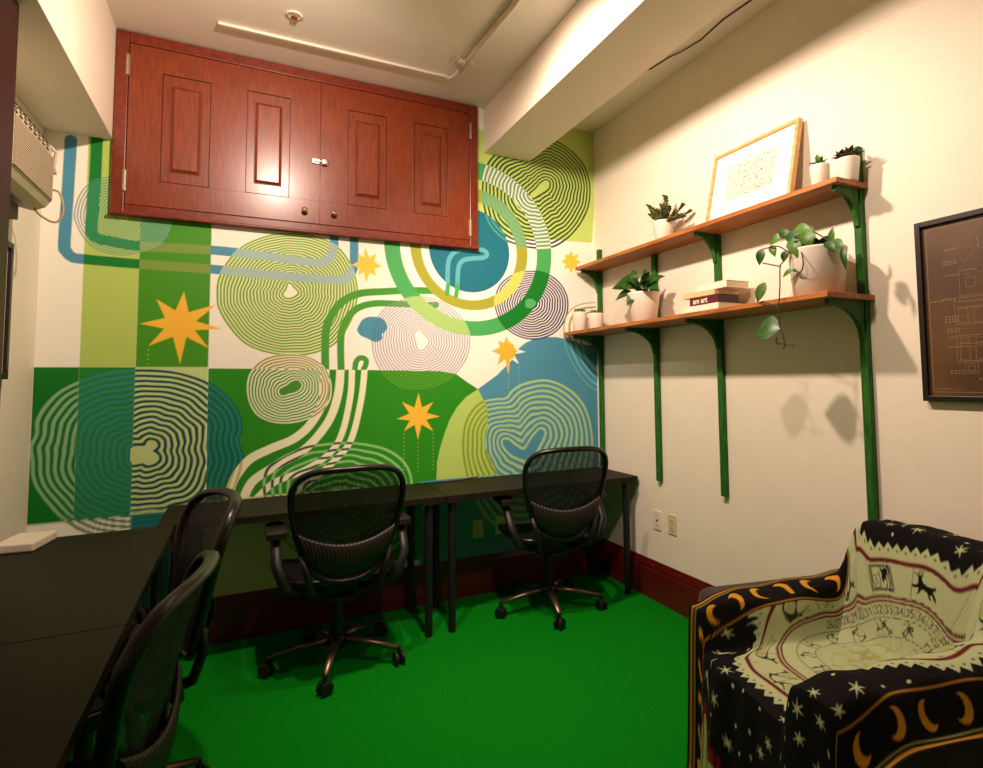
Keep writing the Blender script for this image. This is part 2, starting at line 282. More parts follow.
class Wall:
    def __init__(s, xs, zs):
        s.X, s.Z = [a.ravel() for a in np.meshgrid(xs, zs)]
        s.col = np.tile(paint(C['cream']), (len(s.X), 1)); s.reg = np.zeros(len(s.X), int); s.nx, s.nz = len(xs), len(zs)
    def blend(s, idx, a, c): s.col[idx] = s.col[idx]*(1-a[:, None])+c*a[:, None]
    def region(s, sd, c, reg=None, idx=None):           # sd: signed distance, negative inside
        idx = np.arange(len(s.X)) if idx is None else idx
        a = np.clip(.5-sd/STEP, 0, 1); s.blend(idx, a, paint(c))
        if reg is not None: s.reg[idx[sd < 0]] = reg
    def rect(s, x0, x1, z0, z1, c, reg): s.region(np.maximum(np.maximum(x0-s.X, s.X-x1), np.maximum(z0-s.Z, s.Z-z1)), c, reg)
    def near(s, pts, pad=.05):
        p = np.array(pts); a = p.min(0)-pad; b = p.max(0)+pad
        return np.nonzero((s.X > a[0]) & (s.X < b[0]) & (s.Z > a[1]) & (s.Z < b[1]))[0]
    def poly(s, pts, c, reg=None, sm=True):
        if sm: pts = smooth_path(pts, 5, True)
        i = s.near(pts); X, Z = s.X[i], s.Z[i]; d = seg_dist(X, Z, pts, True); s.region(np.where(inside(X, Z, pts), -d, d), c, reg, i)
    def band(s, pts, w, c, reg=None, only=None, cmap=None):
        pts = smooth_path(pts, 7); i = s.near(pts, w); 
        if only is not None: i = i[np.isin(s.reg[i], only)]
        sd = seg_dist(s.X[i], s.Z[i], pts, False)-w/2
        if cmap:
            r0 = s.reg[i].copy()
            for k, (cc, nr) in cmap.items():
                q = r0 == k
                if q.any(): s.region(sd[q], cc, nr, i[q])
        else: s.region(sd, c, reg, i)
    def circle(s, c, c_, reg, hole=None):
        d = np.hypot(s.X-c[0], s.Z-c[1]); sd = d-c[2]
        if hole: sd = np.maximum(sd, hole[2]-np.hypot(s.X-hole[0], s.Z-hole[1]))
        s.region(sd, c_, reg)
    def rings(s, spec, cmap, frac=.5, seed=None, default=None, phase=0., wob=.011):
        n, ctr, out, inn = spec
        i = s.near(out, .06); X, Z = s.X[i], s.Z[i]; po, pi_ = smooth_path(out, 8, True), smooth_path(inn, 8, True)
        do = seg_dist(X, Z, po, True); do = np.where(inside(X, Z, po), do, -do); di = seg_dist(X, Z, pi_, True); di = np.where(inside(X, Z, pi_), -di, di)
        t = np.where(do <= 0, 1.5, np.where(di <= 0, -.1, di/(di+do+1e-9))); 
        th = np.arctan2(Z-ctr[1], X-ctr[0]); t = t+wob*np.clip(t, 0, 1)*(1-np.clip(t, 0, 1))*4*(np.sin(6*th+1+3*t)+.7*np.sin(11*th-4*t+ctr[0]*9)+.45*np.sin(17*th+2*t)); u = t*n+phase; sp = (np.abs(di)+np.abs(do))/n
        r0 = s.reg[i].copy(); ins = (t > 0) & (t < 1.0)
        k = np.abs(u-np.floor(u)-.5)                    # 0 at the middle of a line
        sd = (k-frac/2)*sp; a = np.clip(.5-sd/(STEP*1.2), 0, 1)
        for rg in np.unique(r0):
            e = cmap.get(int(rg), default)
            if e is None: continue
            q = ins & (r0 == rg)
            if len(e) > 1 and e[1] is not None: s.blend(i[q], np.ones(q.sum()), paint(e[1]))
            s.blend(i[q], a[q], paint(e[0]))
        if seed is not None:
            q = t <= 0; s.blend(i[q], np.ones(q.sum()), paint(seed))
    def star(s, spec, c):
        ctr, tips, f = spec; n = len(tips); an = [math.atan2(p[1]-ctr[1], p[0]-ctr[0]) for p in tips]; pts = []
        rs = [math.hypot(p[0]-ctr[0], p[1]-ctr[1]) for p in tips]; rm = sum(rs)/n*f
        for k in range(n):
            pts.append(tips[k]); a0, a1 = an[k], an[(k+1) % n]
            while a1 > a0: a1 -= 2*PI
            while a1 < a0-2*PI: a1 += 2*PI
            a = (a0+a1)/2; pts.append((ctr[0]+rm*math.cos(a), ctr[1]+rm*math.sin(a)))
        s.poly(pts, c, None, False)
def paint_mural(w):
    m1, m2, m3, mz = -.725, -.495, -.173, 1.446
    P, Q, G, K = MUR['polys'], {k: v[1] for k, v in MUR['paths'].items()}, MUR['rings'], MUR['circles']
    w.rect(m1, m2, mz, 4, C['lgreen'], 1); w.rect(m2, m3, mz, 4, C['green'], 2)
    w.rect(L-.1, m1, .70, mz, C['dgreen'], 3); w.rect(m1, m2, .70, mz, C['mgreen'], 4)
    w.rect(m2, m3, 0, mz, C['pale'], 5); w.rect(m2, m3, 0, .70, C['teal'], 19)
    w.poly(P['toplight'], C['tl'], 12, False)
    w.poly(P['midgreen'], C['g3'], 6, False)
    # the two long bands
    bm = {0: (C['bband'], 13), 1: (C['gband'], 14), 2: (C['olb'], 16)}
    w.band(Q['bandA'], .05, None, cmap=bm); w.band(Q['bandB'], .05, None, cmap=bm)
    w.band(Q['pipeA'], .044, C['pipe'], 18, [0]); w.band(Q['pipeB'], .040, C['pipe'], 18, [0]); w.band(Q['hook'], .032, C['pipe'], 18, [0])
    for k, wd in (('creamA', .047), ('creamB', .047), ('creamC', .036), ('creamD', .036)): w.band(Q[k], wd, C['creamp'], 17, [6, 5, 19])
    # under the desks the wall runs on, cream and blue
    x6 = w.X
    w.rect(m3, .62, 0, .74, (206, 202, 148), 20)
    w.poly(P['blue'], C['blue'], 8, False); w.poly(P['light'], C['blob'], 7, False)
    w.rect(.98, R, 0, .74, C['blue'], 8)
    w.circle(K['pond'], C['pond'], 9)
    w.circle(K['emO'], C['em'], 10, K['emI']); w.circle(K['olO'], C['ol'], 11, K['olI'])
    for k in ('squigA',): w.band(Q[k], .03, (88, 168, 172), None, [9])
    for k in ('squigT', 'squigU'): w.band(Q[k], .03, C['em'])
    w.poly(P['blob'], C['bband'], 13)
    w.rings(G['R1'], {1: ((92, 150, 120), None), 0: ((120, 140, 140), None), 13: ((96, 160, 170), None), 14: ((60, 140, 90), (20, 128, 70)), 2: ((110, 160, 140), (86, 150, 60)), 16: ((150, 180, 130), None)}, .45, C['lgreen'])
    w.rings(G['R2'], {0: ((98, 152, 40), (240, 238, 172)), 13: ((166, 188, 170), (150, 178, 168)), 2: ((96, 150, 40), None), 18: ((66, 146, 40), (90, 156, 56))}, .58, C['cream'])
    w.rings(G['R3'], {6: ((236, 230, 190), None), 0: ((150, 130, 62), (246, 236, 196)), 17: ((150, 130, 62), (240, 234, 196)), 18: ((236, 230, 180), None)}, .5, (70, 140, 40))
    w.rings(G['R4'], {3: ((138, 178, 134), None), 4: ((44, 128, 118), None), 5: ((8, 70, 76), None), 6: ((30, 122, 112), (10, 100, 60)), 0: ((60, 110, 60), None), 17: ((200, 190, 120), None), 19: ((40, 120, 110), None), 20: ((60, 110, 60), None)}, .5, C['pale'])
    w.rings(G['R5'], {0: ((150, 142, 150), (242, 228, 212)), 6: ((92, 152, 40), None), 10: ((150, 190, 90), (172, 200, 120)), 13: ((64, 118, 140), None), 18: ((130, 150, 110), None)}, .42, C['cream'])
    w.rings(G['R6'], {0: ((22, 18, 88), None), 10: ((10, 122, 34), (2, 112, 26)), 11: ((190, 196, 84), (206, 208, 104)), 8: ((30, 34, 104), None)}, .58, (80, 170, 100))
    w.rings(G['R7'], {12: ((18, 66, 22), None), 10: ((228, 224, 206), (96, 150, 90)), 11: ((112, 160, 104), (124, 168, 110)), 9: ((70, 150, 130), None), 0: ((30, 30, 60), None)}, .48, C['tl'])
    w.rings(G['R8'], {8: ((168, 196, 128), None), 7: ((136, 156, 44), None)}, .48, C['blue'])
    w.rings(G['R9'], {6: ((140, 196, 120), None), 17: ((70, 80, 60), None), 7: ((140, 180, 90), None), 20: ((90, 130, 80), None), 8: ((90, 160, 150), None)}, .36)
    w.rings(G['R10'], {0: ((150, 160, 80), None), 8: ((110, 180, 176), None)}, .36)
    S = MUR['stars']
    for k in ('s1', 's3'): w.star(S[k], (252, 182, 54))
    for k in ('s2', 's5'): w.star(S[k], (252, 194, 64))
    # the split star: gold core, pale long tips to the right
    w.star(S['s4'], (252, 236, 204)); c, t, f = S['s4']; w.star((c, [tuple(c[j]+(p[j]-c[j])*(.55 if p[0] > c[0]+.02 else .95) for j in (0, 1)) for p in t], .6), (250, 176, 48))
    # faint dotted plumb lines under the stars
    for k, tips, zb in (('s1', (4, 5), 1.36), ('s3', (4, 3, 5), .8), ('s4', (4, 3), .95), ('s2', (4,), 1.95)):
        for j in tips:
            x, z = S[k][1][j]; z -= .02
            while z > zb:
                i = w.near([(x, z)], .012); w.region(np.hypot(w.X[i]-x, w.Z[i]-z)-.0028, (214, 190, 84), None, i); z -= .024
def mural_mesh():
    V = []; Fc = []; CC = []; off = 0
    for x0, x1, z0, z1, st in ((L+.002, R-.001, .735, 2.892, .0036), (L+.002, R-.001, .237, .735, .009), (L+.002, 1.417, 2.892, H-.001, .012), (1.7645, R-.001, 2.892, H-.001, .006)):
        nx = int((x1-x0)/st)+2; nz = int((z1-z0)/st)+2; w = Wall(np.linspace(x0, x1, nx), np.linspace(z0, z1, nz)); paint_mural(w)
        idx = np.arange(nx*nz).reshape(nz, nx)+off
        q = np.stack([idx[:-1, :-1], idx[:-1, 1:], idx[1:, 1:], idx[1:, :-1]], -1).reshape(-1, 4)
        cx = w.X[q[:, 0]-off]; cz = w.Z[q[:, 0]-off]
        keep = ~((cx > -.56) & (cx < 1.27) & (cz > 2.30))                # nothing painted inside the cupboard opening
        V.append(np.c_[w.X, np.full(len(w.X), D-.0008), w.Z]); Fc.append(q[keep]); CC.append(w.col); off += nx*nz
    V = np.concatenate(V); Fc = np.concatenate(Fc); CC = np.concatenate(CC)
    used = np.zeros(len(V), bool); used[Fc.ravel()] = True; mp = np.cumsum(used)-1
    return V[used], mp[Fc], CC[used]
def raw_mesh(name, V, Fc, CC, m, smooth=False):
    me = bpy.data.meshes.new(name); me.vertices.add(len(V)); me.vertices.foreach_set('co', V.astype(np.float32).ravel())
    me.loops.add(Fc.size); me.loops.foreach_set('vertex_index', Fc.astype(np.int32).ravel())
    me.polygons.add(len(Fc)); me.polygons.foreach_set('loop_start', np.arange(0, Fc.size, 4, dtype=np.int32)); me.polygons.foreach_set('loop_total', np.full(len(Fc), 4, dtype=np.int32))
    me.update(calc_edges=True); me.validate()
    a = me.color_attributes.new('paint', 'FLOAT_COLOR', 'POINT'); a.data.foreach_set('color', np.c_[CC, np.ones(len(CC))].astype(np.float32).ravel())
    if smooth: me.polygons.foreach_set('use_smooth', np.ones(len(Fc), dtype=bool))
    me.materials.append(m); o = bpy.data.objects.new(name, me); COL.objects.link(o); return o
mural = raw_mesh('mural', *mural_mesh(), vcol_mat('mural_paint', .55, .1, 70))
mural.parent = wall_back
mural['label'] = 'green, blue and gold abstract mural of rings, bands and stars'

# ------------------------------------------------------------------ wall cupboard
YF = D-.034
cup = thing('wall_cupboard', 'large red-brown wooden wall cupboard with two panelled doors, high on the mural wall', 'cupboard', (0, 0, 0))
X0, X1, Z0, Z1 = -.622, 1.362, 2.232, 3.192
k = MB()
k.box((X0, YF, Z0), (X0+.058, D-.001, Z1)); k.box((X1-.058, YF, Z0), (X1, D-.001, Z1))
k.box((X0+.058, YF, Z1-.058), (X1-.058, D-.001, Z1)); k.box((X0+.058, YF, Z0), (X1-.058, D-.001, Z0+.046))
k.box((X0-.006, YF-.012, Z0-.012), (X1+.006, D-.001, Z0+.004))
k.box((X0+.05, D-.012, Z0+.04), (X1-.05, D-.001, Z1-.05))
k.build('frame', M['cupd'], cup, bevel=.005)
def cup_door(x0, x1, panels, hx, kx):
    z0, z1 = Z0+.049, Z1-.061; y = YF+.004; d = MB()
    xs = sorted([x0, x1]+[p for q in panels for p in q]); pz0, pz1 = 2.415, 3.0
    d.box((x0, y, z0), (x1, y+.02, pz0)); d.box((x0, y, pz1), (x1, y+.02, z1))
    e = [x0]+[p for q in panels for p in q]+[x1]
    for i in range(0, len(e), 2): d.box((e[i], y, pz0), (e[i+1], y+.02, pz1))
    door = d.build('door', M['cup'], cup, bevel=.0006)
    for a, b in panels:
        p = MB(); g = .004; p.box((a, y+.012, pz0), (b, y+.02, pz1), 1)
        # flat margin, then a raised field with chamfered edges
        p.box((a+g, y+.003, pz0+g), (b-g, y+.012, pz1-g), 0)
        i = .045; j = .058; zA, zB = pz0+.062, pz1-.062
        o4 = [(a+i, zA), (b-i, zA), (b-i, zB), (a+i, zB)]; n4 = [(a+j, zA+.014), (b-j, zA+.014), (b-j, zB-.014), (a+j, zB-.014)]
        v = [(q[0], y+.0005, q[1]) for q in o4]+[(q[0], y-.0105, q[1]) for q in n4]
        p.add(v, [(0, 1, 5, 4), (1, 2, 6, 5), (2, 3, 7, 6), (3, 0, 4, 7), (4, 5, 6, 7)], 0)
        q = MB(); 
        p.box((a+i-.004, y+.0005, zA-.004), (b-i+.004, y+.0032, zB+.004), 1)
        p.build('door_panel', [M['cup'], M['groove']], door, fix=True)
    for z in (3.01, 2.40 if hx < 0 else 2.36):
        h = MB(); h.box((hx-.008, YF-.004, z-.055), (hx+.008, YF+.002, z+.055)); h.tube([(hx, YF-.005, z-.055), (hx, YF-.005, z+.055)], .006)
        h.build('hinge', M['steel'], door, smooth=False)
    kb = MB(); kb.lathe([(.006, 0), (.006, -.012), (.014, -.018), (.017, -.026), (.012, -.033), (0, -.035)], (kx, y, 2.348), 20, axis='y')
    kb.build('knob', M['brass'], door, smooth=True)
    return door
cup_door(X0+.061, .3725, ((-.415, -.19), (-.015, .21)), -.566, .292)
dr = cup_door(.3765, X1-.061, ((.531, .762), (.934, 1.152)), 1.3085, .451)
lt = MB(); lt.box((.330, YF-.004, 2.635), (.372, YF+.006, 2.665)); lt.box((.378, YF-.006, 2.63), (.418, YF+.006, 2.67))
lt.lathe([(.022, 0), (.022, -.010), (.016, -.016), (0, -.017)], (.398, YF-.004, 2.65), 18, axis='y'); lt.box((.345, YF-.012, 2.645), (.395, YF-.006, 2.656))
lt.build('latch', M['steel'], cup, bevel=.002)

# ------------------------------------------------------------------ ceiling fittings
rc = thing('ceiling_conduit', 'white surface conduit with junction clip running across the ceiling', 'conduit', (0, 0, 0))
k = MB(); k.box((-.153, 3.245, H-.016), (1.06, 3.268, H-.0005)); k.build('raceway', M['white'], rc, bevel=.003)
k = MB(); k.tube([(1.06, 3.256, H-.010), (1.085, 3.245, H-.011), (1.092, 3.2, H-.012), (1.098, 3.09, H-.014)], .010); k.build('elbow', M['white'], rc, smooth=True)
k = MB(); k.box((1.055, 3.02, H-.03), (1.15, 3.055, H-.0005)); k.tube([(1.05, 3.0, H-.012), (1.04, 3.08, H-.012), (1.10, 3.10, H-.012)], .006); k.build('clip', M['white'], rc, bevel=.004)
k = MB(); k.tube([(1.10, 3.13, H-.018), (1.112, 2.9, H-.018), (1.14, 2.44, H-.018), (1.20, F+.01, H-.018)], .0165, 14); k.build('pipe', M['white'], rc, smooth=True)
sp = thing('sprinkler_head', 'small white ceiling sprinkler head above the left cupboard door', 'sprinkler', (.19, 3.03, H))
k = MB(); k.lathe([(.036, -.0005), (.042, -.004), (.03, -.007), (.026, -.004)], n=24); k.build('escutcheon', M['white'], sp, smooth=True)
k = MB(); k.lathe([(.010, -.004), (.010, -.012), (.017, -.013), (.017, -.016), (0, -.017)], n=20); k.build('deflector', M['steel'], sp)
k = MB(); k.tube([(2.12, 2.66, H-.004), (2.14, 2.5, H-.004), (2.155, 2.42, H-.012), (2.185, 2.3, H-.004), (2.16, 2.11, H-.006), (2.175, 1.9, H-.004), (2.2, 1.5, H-.004)], .0035, 8)
tag(k.build('cable', M['blackcord'], smooth=True), 'thin black cable along the ceiling between beam and right wall', 'cable')

# ------------------------------------------------------------------ desks
def desk(x0, x1, y0, y1, label, legs):
    t = thing('desk', label, 'desk', ((x0+x1)/2, (y0+y1)/2, 0), 0, 'black desks')
    cx, cy = (x0+x1)/2, (y0+y1)/2
    k = MB(); k.box((x0-cx, y0-cy, .703), (x1-cx, y1-cy, .735)); k.build('desktop', M['desk'], t, bevel=.002)
    for lx, ly in legs:
        k = MB(); k.lathe([(.017, 0), (.019, .006), (.020, .03), (.0235, .69), (.0235, .6985)], (lx-cx, ly-cy, 0), 20)
        k.box((lx-cx-.045, ly-cy-.045, .6985), (lx-cx+.045, ly-cy+.045, .7028)); k.build('leg', M['leg'], t, bevel=0)
    return t
desk(-.333, .994, 3.068, 3.54, 'black desk along the mural wall, left of the pair, under the middle chair', [(-.26, 3.10), (.905, 3.10), (-.26, 3.48), (.905, 3.48)])
desk(.998, 2.272, 3.068, 3.54, 'black desk along the mural wall, right of the pair, ending at the cream wall', [(1.035, 3.10), (2.198, 3.10), (1.06, 3.48), (2.198, 3.48)])
desk(-.875, -.262, 1.871, 3.06, 'black desk along the left wall with the white power adapter on it', [(-.82, 1.95), (-.66, 1.95), (-.82, 3.0), (-.32, 3.0)])
desk(-.875, -.262, .66, 1.866, 'black desk nearest the camera in the lower left corner', [(-.82, .72), (-.32, .72), (-.82, 1.81), (-.31, 1.24)])
ad = thing('power_adapter', 'white flat power adapter box on the far left desk', 'adapter', (-.745, 2.94, .735), math.radians(-8))
k = MB(); k.box((-.065, -.1, .0005), (.065, .1, .034)); k.build('case', M['white'], ad, bevel=.006)
k = MB(); k.tube([(-.06, -.07, .012), (-.09, -.1, .006), (-.1, -.2, .005)], .004, 8); k.build('cord', M['white'], ad, smooth=True)
k = MB(); k.tube([(1.06, 3.50, .739), (1.12, 3.47, .739), (1.2, 3.475, .74), (1.30, 3.52, .741), (1.36, 3.536, .741)], .0032, 8)
tag(k.build('cable', M['blackcord'], smooth=True), 'thin black cable lying at the back of the right desk', 'cable')

# ------------------------------------------------------------------ mesh task chairs
def back_outline():
    half = [(0, .980), (.09, .978), (.165, .967), (.214, .940), (.240, .892), (.243, .835), (.233, .76), (.214, .68), (.190, .60), (.158, .535), (.11, .490), (.05, .470)]
    pts = half+[(0, .466)]+[(-x, z) for x, z in half[:0:-1]]
    return smooth_path(pts, 5, True)
def back_y(x, z):
    t = (z-.48)/.5
    return -.275-.02*t-.105*t*t+.018*math.sin(t*PI)*-1+.055*(x/.24)**2
def make_chair(label, loc, rz, spin, drop=0):
    t = thing('office_chair', label, 'office chair', loc, rz, 'black mesh office chairs')
    ol = back_outline()
    k = MB(); k.tube([(x, back_y(x, z), z) for x, z in ol], .0165, 10, closed=True, sq=(1.15, .85), up=(0, 1, 0)); back = k.build('back_frame', M['frameplastic'], t, smooth=True)
    def width(z):
        xs = [x for x, zz in ol if abs(zz-z) < .02 and x > 0]; return max(xs) if xs else .05
    k = MB(); rows = []
    for i in range(25):
        z = .474+(.974-.474)*i/24; wd = None
        # half width by walking the outline
        best = 0
        for (xa, za), (xb, zb) in zip(ol, ol[1:]+ol[:1]):
            if (za-z)*(zb-z) <= 0 and za != zb: best = max(best, xa+(xb-xa)*(z-za)/(zb-za))
        rows.append([(best*s/10, back_y(best*s/10, z)+.004, z) for s in range(-10, 11)])
    k.grid(rows); k.build('back_mesh', M['mesh'], t, smooth=True)
    # ribbed lumbar pad across the lower back
    k = MB(); rows = []; nx = 120
    for i in range(13):
        v = i/12; row = []
        for j in range(nx+1):
            u = -1+2*j/nx; zt = .640+.06*u*u; zb = .492+.07*u*u; z = zb+(zt-zb)*v
            x = u*(.165+.045*v); rib = .0035*abs(math.sin(j*PI/5)); bul = .018*math.sin(v*PI)**.6
            row.append((x, back_y(x, z)-.014-rib-bul, z))
        rows.append(row)
    k.grid(rows); k.build('lumbar_pad', M['arm'], t, smooth=True, thick=.006)
    k = MB()
    for s in (-1, 1): k.tube([(s*.05, -.02, .385), (s*.10, -.16, .39), (s*.15, -.26, .43), (s*.17, -.285, .52), (s*.195, -.275, .60)], [.02, .02, .018, .016, .012], 10)
    k.build('back_support', M['plastic'], t, smooth=True)
    # seat: frame loop and sheet
    def seat_z(x, y): return .452-.018*(1-(x/.26)**2)*(1-(y/.24)**2)-(.03*max(0, (y-.12)/.12)**2)+.01*(x/.26)**2
    sl = [(.26*math.copysign(abs(math.cos(a))**.5, math.cos(a))*(1-.06*(math.sin(a) < 0)), .24*math.copysign(abs(math.sin(a))**.5, math.sin(a))) for a in [2*PI*i/48 for i in range(48)]]
    k = MB(); k.tube([(x, y+.02, seat_z(x, y)) for x, y in sl], .017, 10, closed=True, up=(0, 0, 1)); k.build('seat_frame', M['frameplastic'], t, smooth=True)
    k = MB(); rows = []
    for i in range(17):
        y = -.236+.472*i/16; hw = .258*(1-abs(y/.24)**4)**.25 if abs(y) < .24 else .05; hw = max(hw, .12)
        rows.append([(hw*s/8, y+.02, seat_z(hw*s/8, y)+.003) for s in range(-8, 9)])
    k.grid(rows); k.build('seat_mesh', M['plastic'], t, smooth=True, thick=.006)
    k = MB(); k.box((-.10, -.13, .345), (.10, .12, .42)); k.box((-.06, -.16, .33), (.06, .05, .36)); k.tube([(-.2, .02, .40), (.2, .02, .40)], .014); k.tube([(.1, .06, .37), (.27, .07, .365)], .007); k.build('tilt_mechanism', M['plastic'], t, bevel=.012)
    for s in (-1, 1):
        k = MB(); k.tube([(s*.15, -.16, .40), (s*.25, -.2, .44), (s*.285, -.18, .54), (s*.29, -.11, .62), (s*.285, -.04, .648)], [.018, .024, .024, .022, .02], 12, sq=(1, .7)); a = k.build('armrest', M['plastic'], t, smooth=True)
        k = MB(); k.prism(smooth_path([(s*.285-.042, -.12), (s*.285-.036, -.145), (s*.285+.03, -.145), (s*.285+.042, -.12), (s*.285+.045, .03), (s*.285+.03, .115), (s*.285-.02, .115), (s*.285-.042, .06)], 4, True), .650, .678, 'z'); k.build('arm_pad', M['arm'], a, bevel=.009, seg=3)
    k = MB(); k.lathe([(.024, .33), (.024, .22), (.03, .215), (.03, .10)], n=20); k.lathe([(.014, .345), (.014, .32)], n=16); k.build('gas_lift', M['plastic'], t, smooth=False)
    k = MB(); k.lathe([(.045, .075), (.05, .09), (.05, .125), (.034, .135)], n=24); base = k.build('base_hub', M['plastic'], t, smooth=True)
    for i in range(5):
        a = math.radians(spin-math.degrees(rz)+72*i); c, s_ = math.cos(a), math.sin(a)
        k = MB(); k.tube([(c*.03, s_*.03, .112), (c*.12, s_*.12, .108), (c*.312, s_*.312, .082)], [.026, .021, .014], 10, sq=(.8, 1)); k.build('base_leg', M['alu'], t, smooth=True)
        k = MB(); px_, py_ = c*.315, s_*.315; k.tube([(px_, py_, .085), (px_, py_, .045)], .009, 10)
        ax = Vector((-s_*.7+c*.7, c*.7+s_*.7, 0)).normalized()
        ctr = Vector((px_, py_, .031))
        for q in (-1, 1):
            c0 = ctr+ax*(q*.007); c1 = ctr+ax*(q*.024); k.tube([c0, c0+(c1-c0)*.15, c0+(c1-c0)*.85, c1], [.027, .0305, .0305, .026], 20)
        k.build('caster', M['plastic'], t, smooth=False)
    for ch in t.children:
        if ch.name.split('.')[0] not in ('base_hub', 'base_leg', 'caster', 'gas_lift'): ch.location.z = -drop
    return t
make_chair('black mesh office chair at the middle of the mural desks, seen from behind', (.432, 3.05, 0), math.radians(0), -107)
make_chair('black mesh office chair at the right end of the mural desks by the shelf wall', (1.655, 3.15, 0), math.radians(-7), -107)
make_chair('black mesh office chair at the far left desk, its back towering before the mural desks', (-.42, 2.29, 0), math.radians(106), -60, .02)
make_chair('black mesh office chair nearest the camera at the lower left desk, back seen edge-on', (-.462, 1.63, 0), math.radians(82), -60, .05)

# ------------------------------------------------------------------ wall shelves
UPS = (1.507, 2.318, 2.857, 3.482)
TOPS = (2.32, 2.134, 2.134, 2.296)
def board(name, off, y0, y1, z0, z1, notch, label):
    b = R-.0015; poly = [(R-off, y0), (b, y0)]
    for y in notch: poly += [(b, y-.0195), (R-.031, y-.0195), (R-.031, y+.0195), (b, y+.0195)]
    poly += [(b, y1), (R-off, y1)]
    k = MB(); k.prism(poly, z0, z1, 'z'); return tag(k.build(name, M['shelf'], bevel=.002), label, 'shelf', 'wooden wall shelves')
board('shelf_board', .292, 1.466, 3.535, 1.668, 1.690, UPS, 'lower wooden wall shelf board, carrying books and the trailing plant')
board('shelf_board', .20, 1.472, 3.515, 2.135, 2.157, (UPS[0], UPS[3]), 'upper wooden wall shelf board, carrying the framed print')
pos_words = ['nearest the camera, rising behind the armchair', 'second from the armchair, behind the books', 'third from the armchair, behind the bushy plant', 'by the mural corner, standing on the desk edge']
def bracket(parent, y, zt, dep):
    # gusset with a concave front edge
    n = 12; h = .155 if dep < .22 else .19; d = dep
    pts = [(0, 0), (-d, 0), (-d, -.022)]
    for i in range(n+1):
        a = i/n*PI/2; pts.append((-d*.93+ (d*.93-.012)*math.sin(a), -.022-(h-.022)*(1-math.cos(a))))
    pts.append((0, -h))
    k = MB(); k.prism([(R-.029+x, zt+z) for x, z in pts], y-.011, y+.011, 'y'); return k.build('bracket', M['green'], parent, bevel=.002)
for i, y in enumerate(UPS):
    t = thing('shelf_upright', 'green wooden shelf upright, '+pos_words[i], 'shelf upright', (0, 0, 0), 0, 'green shelf uprights')
    k = MB(); zb = .742 if i == 3 else .735
    k.box((R-.029, y-.0175, zb), (R-.0015, y+.0175, TOPS[i]-.001)); k.build('post', M['green'], t, bevel=.003)
    bracket(t, y, 1.6675, .215)
    if i != 2: bracket(t, y, 2.1345, .14)

